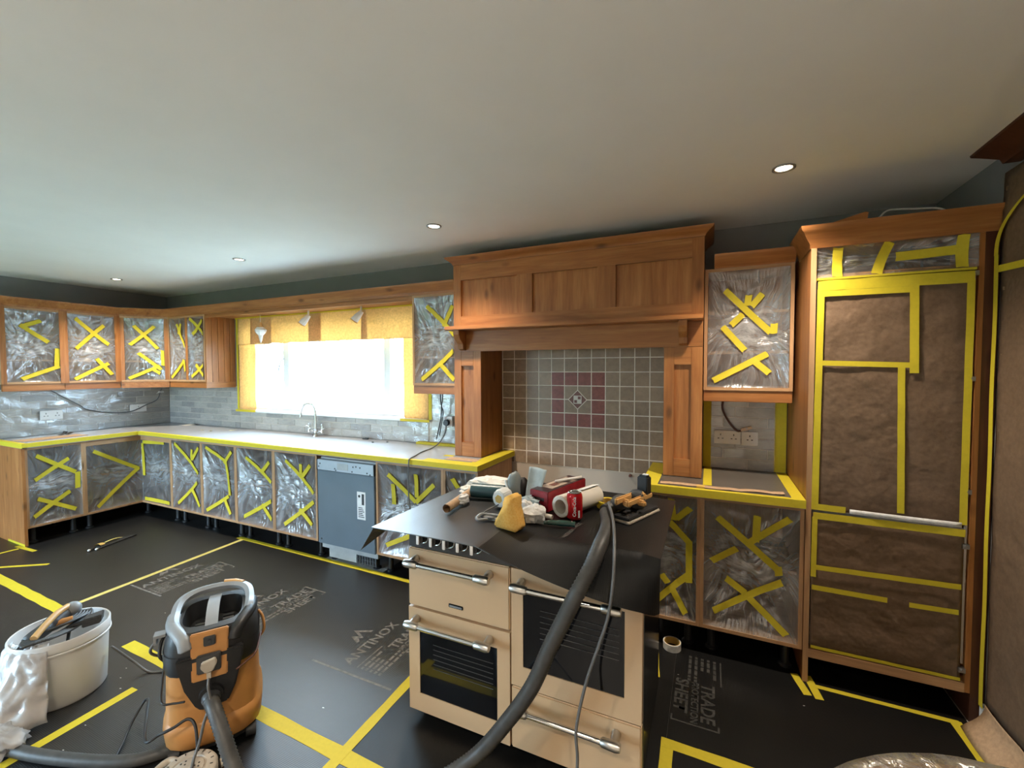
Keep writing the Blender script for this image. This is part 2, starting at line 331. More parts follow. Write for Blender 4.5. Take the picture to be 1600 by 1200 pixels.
def text_part(name, body, size, mat, parent, m, bold=0.0, align='LEFT', squeeze=1.0):
    """flat lettering: m maps text space (x right, y up, z out) into the parent's space"""
    me = text_mesh(body, size, bold, 0.0, align); me.transform(Matrix.Diagonal((squeeze, 1, 1, 1))); me.transform(m)
    me.materials.append(MATS[mat]); o = link(bpy.data.objects.new(name, me)); o.parent = parent; return o

# ------------------------------------------------------------------ the setting
CEIL = 2.44; XR = 7.15; YF = -5.0
floor = struct('floor', bx(-0.3, XR + 0.3, YF - 0.3, 0.3, -0.12, 0.0), 'floor_wood')
struct('ceiling', bx(-0.3, XR + 0.3, YF - 0.3, 0.3, CEIL, CEIL + 0.15), 'ceiling_paint')
WX0, WX1, WZ0, WZ1 = 1.36, 3.83, 1.12, 2.10
mb = MB(); mb.box(-0.3, WX0, 0, 0.3, 0, CEIL); mb.box(WX1, XR + 0.3, 0, 0.3, 0, CEIL); mb.box(WX0, WX1, 0, 0.3, 0, WZ0); mb.box(WX0, WX1, 0, 0.3, WZ1, CEIL)
wall_back = struct('wall_back', mb, 'wall_paint')
wall_left = struct('wall_left', bx(-0.3, 0, YF - 0.3, 0, 0, CEIL), 'wall_paint')
wall_right = struct('wall_right', bx(XR, XR + 0.3, YF - 0.3, 0, 0, CEIL), 'wall_paint')
PX0, PX1, PZ1 = 0.1, 2.1, 2.1
mb = MB(); mb.box(0, PX0, YF - 0.3, YF, 0, CEIL); mb.box(PX1, XR, YF - 0.3, YF, 0, CEIL); mb.box(PX0, PX1, YF - 0.3, YF, PZ1, CEIL)
struct('wall_front', mb, 'far_wall')
d = struct('added_door_1', bx(PX0, PX0 + 0.07, YF - 0.12, YF - 0.05, 0, PZ1), 'white_gloss')  # unseen patio door added behind the camera, placed and sized for cool fill
for x0, x1, z0, z1 in ((PX1 - 0.07, PX1, 0, PZ1), (1.08, 1.12, 0, PZ1), (PX0, PX1, PZ1 - 0.07, PZ1), (PX0, PX1, 0, 0.09)):
    put('door_frame', bx(x0, x1, YF - 0.12, YF - 0.05, z0, z1), 'white_gloss', d)
for x0, x1 in ((PX0 + 0.07, 1.08), (1.12, PX1 - 0.07)): put('pane', bx(x0, x1, YF - 0.09, YF - 0.084, 0.09, PZ1 - 0.07), 'pane_glass', d)
lawn = struct('added_paving', MB().add([(-40, 0.3, -0.25), (45, 0.3, -0.25), (45, 45, -0.25), (-40, 45, -0.25)], [(0, 1, 2, 3)]), 'paving', fix=False)  # outdoor ground added, kept pale to bounce daylight up to the ceiling
lawn['kind'] = 'stuff'; tag(lawn, 'pale garden paving added outside the bright kitchen window to bounce daylight', 'paving')
lw2 = struct('added_lawn', MB().add([(-40, -45, -0.25), (45, -45, -0.25), (45, YF - 0.3, -0.25), (-40, YF - 0.3, -0.25)], [(0, 1, 2, 3)]), 'grass', fix=False); lw2['kind'] = 'stuff'; tag(lw2, 'green lawn added beyond the unseen patio door behind the camera', 'lawn')  # unseen dark ground added so little light bounces in from behind
# painted strip behind the cooker, under the tiles
put('painted_panel', bx(4.55, 5.80, -0.004, -0.0005, 0.0, 0.835), 'cream_wall', wall_back)
put('pipe_stub', MB().tube([(5.548, -0.004, 0.805), (5.548, -0.03, 0.805)], [0.010, 0.008], 10), 'ink_brown', wall_back)
# window
win = struct('window_1', bx(WX0, WX0 + 0.075, 0.10, 0.165, WZ0, WZ1), 'white_gloss')
for x0, x1, z0, z1 in ((WX1 - 0.075, WX1, WZ0, WZ1), (1.905, 1.995, WZ0 + 0.075, WZ1 - 0.075), (3.265, 3.345, WZ0 + 0.075, WZ1 - 0.075), (WX0 + 0.075, WX1 - 0.075, WZ0, WZ0 + 0.075), (WX0 + 0.075, WX1 - 0.075, WZ1 - 0.075, WZ1)):
    put('window_frame', bx(x0, x1, 0.10, 0.165, z0, z1), 'white_gloss', win, bevel=0.004)
for x0, x1 in ((WX0 + 0.075, 1.905), (1.995, 3.265), (3.345, WX1 - 0.075)):
    put('pane', bx(x0, x1, 0.13, 0.136, WZ0 + 0.075, WZ1 - 0.075), 'pane_glass', win)
for x in (1.945,):
    h = put('window_handle', MB().tube(spline([(x, 0.08, 1.67), (x - 0.02, 0.06, 1.64), (x - 0.05, 0.055, 1.56), (x - 0.055, 0.055, 1.50)]), 0.007, 8), 'grey_plastic', win, smooth='auto')
put('window_sill', bx(WX0 - 0.02, WX1 + 0.01, -0.03, 0.10, 1.098, 1.122), 'white_gloss', win, bevel=0.006)
# stone splashback tiles (each a tile of the wall) and hob tiles
TILE_MESH = {}
def tile(parent, M, u0, u1, z0, z1, mat, th=0.007, gap=0.0025):
    key = (parent.name, round(u1 - u0, 3), round(z1 - z0, 3), mat, th)
    if key not in TILE_MESH:
        me = bpy.data.meshes.new('tile'); w, h = (u1 - u0) / 2 - gap, (z1 - z0) / 2 - gap; b = 0.0025
        vs = [M(s * w, 0.0005, t * h) for s, t in ((-1, -1), (1, -1), (1, 1), (-1, 1))] + [M(s * w, th - b, t * h) for s, t in ((-1, -1), (1, -1), (1, 1), (-1, 1))] + [M(s * (w - b), th, t * (h - b)) for s, t in ((-1, -1), (1, -1), (1, 1), (-1, 1))]
        me.from_pydata(vs, [], [(0, 1, 5, 4), (1, 2, 6, 5), (2, 3, 7, 6), (3, 0, 4, 7), (4, 5, 9, 8), (5, 6, 10, 9), (6, 7, 11, 10), (7, 4, 8, 11), (8, 9, 10, 11)])
        bm = bmesh.new(); bm.from_mesh(me); bmesh.ops.recalc_face_normals(bm, faces=bm.faces)
        bm.to_mesh(me); bm.free(); me.materials.append(MATS[mat]); TILE_MESH[key] = me
    o = link(bpy.data.objects.new('tile', TILE_MESH[key])); o.parent = parent; o.location = M((u0 + u1) / 2, 0, (z0 + z1) / 2); return o
MY = lambda u, d, z: (u, -d, z)
MX = lambda u, d, z: (d, u, z)
def splash(parent, M, u0, u1, z0, z1, seed):
    rnd = random.Random(seed); row = 0; z = z0
    put('grout', mapped_box(M, u0, u1, 0.0002, 0.002, z0, z1), 'grout', parent)
    while z < z1 - 0.012:
        zt = min(z + 0.0665, z1); u = u0; first = True
        while u < u1 - 0.01:
            L = 0.25 if not first else (0.25, 0.11, 0.18)[row % 3]; first = False
            ue = min(u + L, u1)
            if u1 - ue < 0.03: ue = u1
            tile(parent, M, u, ue, z, zt, 'stone_tile_%d' % rnd.choice((0, 0, 1, 2, 2, 3))); u = ue
        z = zt; row += 1
def mapped_box(M, u0, u1, d0, d1, z0, z1):
    return MB().add([M(u, d, z) for z in (z0, z1) for d in (d0, d1) for u in (u0, u1)], [(0, 1, 3, 2), (4, 6, 7, 5), (0, 4, 5, 1), (1, 5, 7, 3), (3, 7, 6, 2), (2, 6, 4, 0)])
splash(wall_left, MX, -1.45, -0.008, 0.912, 1.37, 1)
splash(wall_back, MY, 0.008, 1.338, 0.912, 1.37, 2)
splash(wall_back, MY, 1.338, 3.85, 0.912, 1.095, 3)
splash(wall_back, MY, 3.85, 4.328, 0.912, 1.38, 4)
splash(wall_back, MY, 6.02, 6.478, 0.912, 1.37, 5)
P = 0.1017; TX, TZ = 4.963, 1.1245
put('grout', bx(4.552, 5.80, -0.0066, -0.0002, 0.822, 1.70), 'grout', wall_back)
rnd = random.Random(3)
for i in range(-4, 8):
    for j in range(-3, 6):
        x0, x1, z0, z1 = TX + i * P, TX + (i + 1) * P, TZ + j * P, TZ + (j + 1) * P
        x0 = max(x0, 4.552); x1 = min(x1, 5.797); z0 = max(z0, 0.822); z1 = min(z1, 1.70)
        if x1 - x0 < 0.012 or z1 - z0 < 0.012: continue
        red = 0 <= i <= 3 and 0 <= j <= 3 and not (1 <= i <= 2 and 1 <= j <= 2)
        tile(wall_back, MY, x0, x1, z0, z1, 'red_tile' if red else 'hob_tile_%d' % rnd.randrange(4), 0.008, 0.0022)
cxx, czz = TX + 2 * P, TZ + 2 * P
def dia(r, y0, y1): return MB().prism([(r, 0), (0, r), (-r, 0), (0, -r)], lambda p, q, t: (cxx + p, t, czz + q), y0, y1)
dm = put('diamond_tile', dia(0.073, -0.0095, -0.007), 'grout', wall_back); put('diamond_face', dia(0.066, -0.0105, -0.009), 'ink_brown', dm)
put('inset_square', bx(cxx - 0.030, cxx + 0.030, -0.0115, -0.010, czz - 0.030, czz + 0.030), 'roll_paper', dm)
for a, b in ((-0.024, -0.024), (0.003, 0.003)): put('inset_chip', bx(cxx + a, cxx + a + 0.021, -0.0125, -0.011, czz + b, czz + b + 0.021), 'ink_brown', dm)
# ceiling downlights
def downlight(x, y, label, watts=LAMP_W):
    t = thing('downlight', label, 'downlight', (x, y, CEIL), 0, 'recessed ceiling downlights')
    put('bezel', MB().lathe([(0.032, -0.001), (0.046, -0.001), (0.046, -0.006), (0.040, -0.008), (0.032, -0.003), (0.032, -0.001)], 28, (x, y, CEIL)), 'dull_metal', t, smooth=True)
    put('bulb', MB().lathe([(0.0, -0.004), (0.02, -0.004), (0.031, -0.002), (0.031, -0.0005), (0.0, -0.0005)], 24, (x, y, CEIL)), 'lamp_glow', t, smooth=True)
    l = bpy.data.lights.new('downlight_lamp', 'SPOT'); l.energy = watts; l.color = (1.0, 0.87, 0.71); l.spot_size = math.radians(115); l.spot_blend = 0.9; l.shadow_soft_size = 0.03
    o = link(bpy.data.objects.new('downlight_lamp', l)); o.parent = t; o.location = (0, 0, -0.015)
for x, y, s in ((0.78, -0.824, 'lit ceiling downlight nearest the far left corner'), (2.605, -0.815, 'lit ceiling downlight in front of the sink window'), (4.485, -0.832, 'lit ceiling downlight just left of the oak hood'), (6.334, -0.832, 'large bright downlight near the tall fridge housing')): downlight(x, y, s)
for x, s in ((5.1, 'left'), (6.4, 'right')):  # unseen downlights added behind the camera for warm bounce on the ceiling
    for y, q in ((-3.55, 'nearer'), (-4.45, 'further')): downlight(x, y, 'added ceiling downlight behind the camera, %s of the %s row' % (s, q), 145.0)

# ------------------------------------------------------------------ cabinets with masking film and tape
MD = lambda u, d, z: (0.31 + (u + d) * 0.70711, -0.61 + (u - d) * 0.70711, z)   # diagonal corner unit
class Film:
    def __init__(s, M, u0, u1, z0, z1, d, seed, sag=0.035):
        s.M, s.u0, s.u1, s.z0, s.z1, s.d, s.seed, s.sag = M, u0, u1, z0, z1, d, seed, sag
    def disp(s, u, z, tape=False):
        a = min(1, max(0, (u - s.u0) / (s.u1 - s.u0))); b = min(1, max(0, (z - s.z0) / (s.z1 - s.z0)))
        e = (max(0, math.sin(math.pi * a)) * max(0, math.sin(math.pi * b))) ** 0.55
        w, h = s.u1 - s.u0, s.z1 - s.z0; k = 0
        for ca, cb in ((0, 0), (1, 0), (0, 1), (1, 1)):
            du, dz = (a - ca) * w, (b - cb) * h; th = math.atan2(abs(dz), abs(du)); r = math.hypot(du, dz)
            k += math.sin(th * 16 + s.seed * 2 + ca * 3 + cb) * 0.014 * min(1, r * 8) * math.exp(-r * 5.5)
        q = Vector((u * 7, z * 5, s.seed * 3.7)); n = mnoise.noise(q) * 0.6 + abs(mnoise.noise(q * 2.7)) * 0.7 + abs(mnoise.noise(q * 6)) * 0.35
        mid = math.exp(-((a - 0.5) / 0.3) ** 2 - ((b - 0.52) / 0.2) ** 2)
        return e * (-s.sag + (0.5 * k if tape else k - 0.004 - abs(n) * (0.008 + 0.022 * mid)))
    def pt(s, u, z, lift=0.0): return s.M(u, s.d + s.disp(u, z, lift > 0) + lift, z)
    def build(s, parent):
        nu = max(14, int((s.u1 - s.u0) / 0.011)); nv = max(20, int((s.z1 - s.z0) / 0.015))
        o = put('masking_film', MB().grid(nu, nv, lambda a, b: s.pt(s.u0 + (s.u1 - s.u0) * a, s.z0 + (s.z1 - s.z0) * b)), 'film', parent, smooth=True, fix=False)
        uvl = o.data.uv_layers.new(name='UVMap')
        for lp_ in o.data.loops: i_ = lp_.vertex_index; uvl.data[lp_.index].uv = ((i_ % (nu + 1)) / nu, (i_ // (nu + 1)) / nv)
        o['label'] = 'crinkled clear polythene film'; return o
    def tapes(s, parent, strips, w=0.034):
        for i, (ua, za, ub, zb) in enumerate(strips):
            L = math.hypot(ub - ua, zb - za); n = max(2, int(L / 0.02)); px, pz = -(zb - za) / L * w / 2, (ub - ua) / L * w / 2
            j = lambda t, v: 0.004 * math.sin(7 * v + i * 3 + s.seed) * (1 if t in (0, 1) else 0)
            def fn(t, v):
                tt = t + j(t, v * 5) / L; u = ua + (ub - ua) * tt + px * (2 * v - 1); z = za + (zb - za) * tt + pz * (2 * v - 1)
                return s.pt(u, z, 0.004 + 0.0006 * i)
            hh = Vector(s.M(0, 0.0005, 0)) - Vector(s.M(0, 0, 0))
            put('tape_strip', MB().slab(n, 2, fn, hh), 'yellow_tape', parent, smooth='auto')
TAPES = {
'L1': [(-1.337, 1.971, -1.151, 1.82), (-1.316, 1.965, -1.205, 2.02), (-1.096, 1.761, -1.107, 1.575), (-1.346, 1.473, -1.09, 1.591)],
'L2': [(-0.959, 2.068, -0.695, 1.819), (-0.956, 1.767, -0.736, 2.017), (-0.977, 1.464, -0.7, 1.626), (-0.797, 1.675, -0.683, 1.508)],
'CD': [(0.117, 2.033, 0.322, 1.786), (0.077, 1.825, 0.3, 2.03), (0.365, 1.769, 0.368, 1.601), (0.067, 1.463, 0.339, 1.601), (0.144, 1.74, 0.352, 1.557), (0.281, 1.558, 0.344, 1.513)],
'W1': [(0.748, 2.054, 0.786, 1.939), (0.821, 2.05, 0.757, 1.94), (0.786, 1.939, 0.867, 1.799), (0.66, 1.469, 0.845, 1.661), (0.845, 1.661, 0.892, 1.539)],
'W2': [(1.0, 2.102, 1.22, 1.924), (1.217, 2.074, 1.016, 1.931), (1.009, 1.479, 1.196, 1.607), (1.057, 1.607, 1.22, 1.489)],
'BL1': [(-1.358, 0.788, -1.094, 0.586), (-1.37, 0.567, -1.141, 0.725), (-1.083, 0.583, -1.087, 0.43), (-1.389, 0.241, -1.139, 0.413), (-1.354, 0.397, -1.104, 0.235)],
'BC1': [(-0.966, 0.762, -0.6, 0.517), (-0.945, 0.205, -0.6, 0.525)],
'BC2': [(0.605, 0.785, 0.612, 0.442), (0.614, 0.795, 0.995, 0.809), (0.624, 0.197, 1.074, 0.20)],
'B1': [(1.176, 0.821, 1.519, 0.541), (1.569, 0.802, 1.422, 0.673), (1.44, 0.777, 1.421, 0.665), (1.213, 0.219, 1.502, 0.453), (1.408, 0.379, 1.568, 0.233)],
'B2': [(1.682, 0.818, 1.953, 0.696), (2.062, 0.801, 1.917, 0.678), (1.953, 0.696, 1.999, 0.387), (1.679, 0.211, 1.987, 0.378), (1.915, 0.347, 2.027, 0.218)],
'B3': [(2.251, 0.765, 2.583, 0.569), (2.569, 0.75, 2.44, 0.646), (2.22, 0.223, 2.578, 0.407), (2.441, 0.354, 2.593, 0.248)],
'B4': [(2.77, 0.781, 3.094, 0.532), (3.064, 0.767, 2.94, 0.648), (2.943, 0.762, 2.94, 0.675), (2.744, 0.228, 3.092, 0.465), (2.913, 0.375, 3.078, 0.271)],
'B5': [(3.87, 0.774, 4.108, 0.588), (4.125, 0.794, 4.123, 0.619), (4.108, 0.582, 4.283, 0.736), (3.914, 0.701, 3.919, 0.546), (3.853, 0.235, 4.054, 0.328), (4.02, 0.31, 4.25, 0.46)],
'B6': [(4.435, 0.80, 4.50, 0.70), (4.42, 0.30, 4.56, 0.45)],
'S': [(4.042, 2.043, 4.295, 1.81), (4.284, 2.034, 4.187, 1.884), (3.997, 1.475, 4.284, 1.695), (4.162, 1.588, 4.295, 1.475)],
'WR': [(6.124, 2.004, 6.356, 1.755), (6.258, 1.905, 6.311, 1.972), (6.238, 1.915, 6.245, 1.973), (6.155, 1.803, 6.215, 1.863), (6.114, 1.796, 6.23, 1.656), (6.064, 1.483, 6.339, 1.636), (6.27, 1.602, 6.352, 1.526), (6.371, 1.806, 6.368, 1.75)],
'R1': [(5.861, 0.834, 5.873, 0.71), (5.885, 0.718, 5.96, 0.794), (5.85, 0.701, 5.955, 0.598), (5.955, 0.605, 5.957, 0.375), (5.777, 0.235, 5.962, 0.426), (5.865, 0.331, 5.942, 0.203), (5.811, 0.396, 5.847, 0.352)],
'R2': [(6.096, 0.761, 6.386, 0.516), (6.424, 0.802, 6.244, 0.641), (6.28, 0.792, 6.275, 0.652), (6.067, 0.52, 6.188, 0.602), (6.081, 0.254, 6.396, 0.466), (6.138, 0.437, 6.233, 0.373), (6.249, 0.353, 6.415, 0.205), (6.375, 0.542, 6.381, 0.497)]}
BZ0, BZ1, BD = 0.152, 0.868, 0.58
WZ_0, WZ_1, WD_ = 1.428, 2.13, 0.31
def leg(parent, x, y, z1):
    put('adjustable_leg', MB().lathe([(0, 0.003), (0.032, 0.003), (0.032, 0.012), (0.02, 0.02), (0.018, z1), (0, z1)], 14, (x, y, 0)), 'black_plastic', parent, smooth='auto')
def carcass(t, M, u0, u1, z0, z1, D, ga, b=0.018, shelves=(), d0=0.0, top=True, back=True):
    put('side_panel', mapped_box(M, u0 + 0.0004, u0 + b, d0, D, z0, z1), 'carcass_z', t); put('side_panel', mapped_box(M, u1 - b, u1 - 0.0004, d0, D, z0, z1), 'carcass_z', t)
    put('bottom_panel', mapped_box(M, u0 + b, u1 - b, d0, D, z0, z0 + b), 'carcass_' + ga, t)
    if top: put('top_rail', mapped_box(M, u0 + b, u1 - b, d0 if z1 > 1.5 else D - 0.1, D, z1 - b, z1), 'carcass_' + ga, t)
    if back: put('back_panel', mapped_box(M, u0 + b, u1 - b, d0, d0 + 0.008, z0 + b, z1 - (b if top else 0)), 'carcass_z', t)
    for zs in shelves: put('shelf', mapped_box(M, u0 + b, u1 - b, d0 + 0.01, D - 0.06, zs, zs + 0.016), 'carcass_' + ga, t)
def base_cabinet(key, label, M, u0, u1, ax, legs, seed):
    c = Vector(M((u0 + u1) / 2, BD / 2, 0)); t = thing('base_cabinet', label, 'cabinet', c, 0, 'base cabinets without doors')
    ga = 'x' if ax == 'y' else 'y'
    carcass(t, M, u0, u1, BZ0, BZ1, BD, ga, shelves=(0.50,), d0=0.03)
    f = Film(M, u0 + 0.016, u1 - 0.016, BZ0 + 0.014, BZ1 - 0.012, BD - 0.002, seed); f.build(t); f.tapes(t, TAPES[key])
    for u, d in legs: p = M(u, d, 0); leg(t, p[0], p[1], BZ0)
    return t
def pair(u0, u1): return [(u0 + 0.06, BD - 0.09), (u1 - 0.06, BD - 0.09), (u0 + 0.06, 0.1), (u1 - 0.06, 0.1)]
t = base_cabinet('BL1', 'base cabinet at the far left end beside the solid oak end panel', MX, -1.435, -1.04, 'x', pair(-1.435, -1.04), 1)
ep = put('end_panel', mapped_box(MX, -1.457, -1.436, 0.0, BD + 0.012, 0.003, BZ1), 'oak_z', t); ep['label'] = 'solid oak end panel reaching the floor'
put('tape_strip', mapped_box(MX, -1.4585, -1.457, 0.25, BD + 0.012, 0.0, 0.022), 'yellow_tape', t)
BX = [1.118, 1.62, 2.127, 2.634, 3.154]
for i, s in enumerate(('base cabinet next to the inner corner unit, under the window worktop', 'second base cabinet right of the inner corner unit', 'third base cabinet right of the inner corner unit', 'base cabinet immediately left of the grey dishwasher')):
    base_cabinet('B%d' % (i + 1), s, MY, BX[i], BX[i + 1], 'y', pair(BX[i], BX[i + 1]), 3 + i)
base_cabinet('B5', 'base cabinet immediately right of the grey dishwasher', MY, 3.768, 4.37, 'y', pair(3.768, 4.37), 9)
base_cabinet('B6', 'narrow base cabinet mostly hidden behind the cooker sheet, below the left pillar', MY, 4.37, 4.645, 'y', pair(4.37, 4.645), 10)
base_cabinet('R1', 'narrow base cabinet behind the right side of the cooker', MY, 5.72, 6.012, 'y', pair(5.72, 6.012), 11)
base_cabinet('R2', 'wide base cabinet between the cooker and the tall fridge housing', MY, 6.012, 6.482, 'y', pair(6.012, 6.482), 12)
# inner corner base unit
t = thing('corner_base_cabinet', 'L-shaped inner corner base cabinet with long dark openings', 'cabinet', (0.4, -0.4, 0), 0, 'base cabinets without doors')
b = 0.018
put('side_panel', bx(0.03, BD, -1.04, -1.022, BZ0, BZ1), 'carcass_z', t); put('side_panel', bx(1.10, 1.1176, -BD, -0.03, BZ0, BZ1), 'carcass_z', t)
def lshape(z0, z1, i): return MB().prism([(0.03, -0.03), (1.10, -0.03), (1.10, -BD + i), (BD - i, -BD + i), (BD - i, -1.022), (0.03, -1.022)], lambda p, q, z: (p, q, z), z0, z1)
put('bottom_panel', lshape(BZ0, BZ0 + b, 0), 'carcass_x', t); put('shelf', lshape(0.50, 0.516, 0.06), 'carcass_x', t)
put('top_rail', bx(BD - 0.08, BD, -1.022, -BD + 0.08, BZ1 - 0.05, BZ1), 'carcass_y', t); put('top_rail', bx(BD, 1.10, -BD, -BD + 0.08, BZ1 - 0.05, BZ1), 'carcass_x', t)
put('back_panel', bx(0.03, 0.038, -1.022, -0.03, BZ0 + b, BZ1), 'carcass_z', t); put('back_panel', bx(0.038, 1.10, -0.038, -0.03, BZ0 + b, BZ1), 'carcass_z', t)
f = Film(MX, -1.026, -BD + 0.003, BZ0 + 0.014, BZ1 - 0.012, BD - 0.002, 21, 0.025); f.build(t); f.tapes(t, TAPES['BC1'])
f = Film(MY, BD + 0.003, 1.104, BZ0 + 0.014, BZ1 - 0.012, BD - 0.002, 22, 0.025); f.build(t); f.tapes(t, TAPES['BC2'])
for x, y in ((0.49, -0.98), (0.48, -0.48), (1.05, -0.49), (0.1, -0.1)): leg(t, x, y, BZ0)
# wall cabinets
def wall_cabinet(key, label, M, u0, u1, ax, seed, openings=None, name='wall_cabinet'):
    c = Vector(M((u0 + u1) / 2, WD_ / 2, WZ_0)); t = thing(name, label, 'cabinet', c, 0, 'wall cabinets without doors')
    ga = 'x' if ax == 'y' else 'y'; D = WD_
    carcass(t, M, u0, u1, WZ_0, WZ_1, D, ga, shelves=(1.64, 1.87))
    put('light_pelmet', mapped_box(M, u0, u1, D - 0.03, D - 0.008, 1.362, WZ_0), 'oak_' + ga, t, bevel=0.003)
    for k, (a, e, sd) in enumerate(openings or [(u0, u1, seed)]):
        f = Film(M, a + 0.02, e - 0.02, WZ_0 + 0.016, WZ_1 - 0.016, D - 0.002, sd); f.build(t); f.tapes(t, TAPES[key if isinstance(key, str) else key[k]])
    if openings:
        put('mid_panel', mapped_box(M, openings[0][1] - 0.02, openings[0][1] + 0.02, 0.01, D, WZ_0 + 0.018, WZ_1 - 0.018), 'oak_z', t)
    return t
t = wall_cabinet('L1', 'leftmost wall cabinet, at the left edge of the photo', MX, -1.47, -1.055, 'x', 31)
put('frame_stile', mapped_box(MX, -1.475, -1.44, WD_, WD_ + 0.004, WZ_0, WZ_1), 'oak_z', t); put('frame_stile', mapped_box(MX, -1.085, -1.055, WD_, WD_ + 0.004, WZ_0, WZ_1), 'oak_z', t)
t = wall_cabinet('L2', 'second wall cabinet from the left, next to the angled corner one', MX, -1.055, -0.61, 'x', 32)
put('frame_stile', mapped_box(MX, -1.055, -1.025, WD_, WD_ + 0.004, WZ_0, WZ_1), 'oak_z', t); put('frame_stile', mapped_box(MX, -0.655, -0.61, WD_, WD_ + 0.004, WZ_0, WZ_1), 'oak_z', t)
t = wall_cabinet(('W1', 'W2'), 'double wall cabinet just left of the window with grooved oak side', MY, 0.61, 1.262, 'y', 33, [(0.62, 0.945, 34), (0.945, 1.25, 35)])
mb = MB(); mb.box(1.2625, 1.268, -WD_, 0, 1.362, WZ_1)
gp = put('grooved_end_panel', mb, 'oak_z', t)
for k in range(5): put('board', bx(1.268, 1.276, -WD_ + k * 0.0622 + 0.0025, -WD_ + (k + 1) * 0.0622 - 0.0015, 1.425, WZ_1), 'oak_z', gp)
put('board', bx(1.268, 1.277, -WD_, -0.001, 1.362, 1.422), 'oak_y', gp)
# angled corner unit
t = thing('corner_wall_cabinet', 'angled corner wall cabinet between the left and window walls', 'cabinet', (0.25, -0.25, WZ_0), 0, 'wall cabinets without doors')
def penta(z0, z1, i=0.0): return MB().prism([(0.001, -0.001), (0.609, -0.001), (0.609, -0.31 + i), (0.31 - i, -0.609), (0.001, -0.609)], lambda p, q, z: (p, q, z), z0, z1)
put('bottom_panel', penta(WZ_0, WZ_0 + b), 'carcass_x', t); put('top_panel', penta(WZ_1 - b, WZ_1), 'carcass_x', t)
for zs in (1.64, 1.87): put('shelf', penta(zs, zs + 0.016, 0.08), 'carcass_x', t)
put('back_panel', bx(0.002, 0.01, -0.6, -0.002, WZ_0 + b, WZ_1 - b), 'carcass_z', t); put('back_panel', bx(0.01, 0.6, -0.01, -0.002, WZ_0 + b, WZ_1 - b), 'carcass_z', t)
for a, e in ((0.0, 0.035), (0.389, 0.424)): put('frame_stile', mapped_box(MD, a, e, -0.02, 0.001, WZ_0 + b, WZ_1 - b), 'oak_z', t)
put('light_pelmet', mapped_box(MD, 0.0, 0.424, -0.025, -0.005, 1.362, WZ_0), 'oak_x', t)
f = Film(MD, 0.03, 0.394, WZ_0 + 0.016, WZ_1 - 0.016, -0.002, 36, 0.03); f.build(t); f.tapes(t, TAPES['CD'])
wall_cabinet('S', 'narrow wall cabinet between the window and the oak hood', MY, 3.915, 4.325, 'y', 37)
wall_cabinet('WR', 'wall cabinet between the oak hood and the tall fridge housing', MY, 6.015, 6.462, 'y', 38)
# cornice sweeps
def sweep(path, prof, closed_ends=True):
    """prof: (out, z) outline; path: plan polyline, outward = right-hand side of travel"""
    P2 = [Vector(p) for p in path]; n = len(P2); rings = []
    for i, p in enumerate(P2):
        d0 = (P2[i] - P2[i - 1]).normalized() if i else None; d1 = (P2[i + 1] - P2[i]).normalized() if i < n - 1 else None
        n0 = Vector((d0.y, -d0.x)) if d0 else None; n1 = Vector((d1.y, -d1.x)) if d1 else None
        m = (n0 + n1) / (1 + n0.dot(n1)) if n0 and n1 else (n0 or n1)
        rings.append([(p.x + m.x * o, p.y + m.y * o, z) for o, z in prof])
    mb = MB(); k = len(prof); vs = [q for r in rings for q in r]
    fs = [(i * k + j, i * k + (j + 1) % k, (i + 1) * k + (j + 1) % k, (i + 1) * k + j) for i in range(n - 1) for j in range(k)] + [tuple(range(k)), tuple((n - 1) * k + j for j in range(k))]
    return mb.add(vs, fs)
CORN = [(-0.02, 2.1305), (0.006, 2.1305), (0.008, 2.148), (0.022, 2.158), (0.030, 2.182), (0.046, 2.196), (0.050, 2.214), (-0.02, 2.214)]
solo('oak_cornice', 'long oak cornice running along the wall cabinets and over the window', 'cornice', sweep([(0.002, -1.472), (0.31, -1.472), (0.31, -0.61), (0.61, -0.31), (4.325, -0.31)], CORN), 'oak_x', smooth='auto')
t = thing('window_bridging_panel', 'oak bridging board spanning above the window between wall cabinets', 'panel', (2.6, -0.15, 2.1))
put('soffit', bx(1.278, 3.913, -0.305, -0.002, 2.112, 2.13), 'oak_x', t); put('fascia', bx(1.278, 3.913, -0.309, -0.2895, 2.095, 2.1115), 'oak_x', t)
solo('oak_cornice', 'short oak cornice above the wall cabinet right of the hood', 'cornice', sweep([(6.065, -0.31), (6.462, -0.31)], [(o, z - 0.01 if z > 2.14 else z) for o, z in CORN]), 'oak_x', smooth='auto')

# ------------------------------------------------------------------ worktops, dishwasher
def strip_box(parent, *a, mat='yellow_tape'): return put('tape_strip', bx(*a), mat, parent)
t = thing('worktop', 'long L-shaped worktop under the window, wrapped in plastic with yellow edge tape', 'worktop', (1.5, -0.3, 0.87))
WDp = 0.615
put('worktop_slab', MB().prism([(0.001, -0.012), (4.66, -0.012), (4.66, -WDp), (WDp, -WDp), (WDp, -1.458), (0.001, -1.458)], lambda p, q, z: (p, q, z), 0.87, 0.9085), 'worktop_core', t)
put('plastic_cover', MB().prism([(0.008, -0.014), (4.655, -0.014), (4.655, -WDp + 0.004), (WDp - 0.004, -WDp + 0.004), (WDp - 0.004, -1.45), (0.008, -1.45)], lambda p, q, z: (p, q, z), 0.9087, 0.9108), 'covered_worktop', t)
for a in ((WDp - 0.03, WDp + 0.0012, -1.459, -WDp - 0.0, 0.878, 0.9125), (WDp + 0.0, 4.661, -WDp - 0.0012, -WDp + 0.03, 0.878, 0.9125), (0.002, WDp, -1.4595, -1.425, 0.872, 0.9122)): strip_box(t, *a)
strip_box(t, 4.612, 4.6615, -WDp + 0.03, -0.012, 0.874, 0.9126)
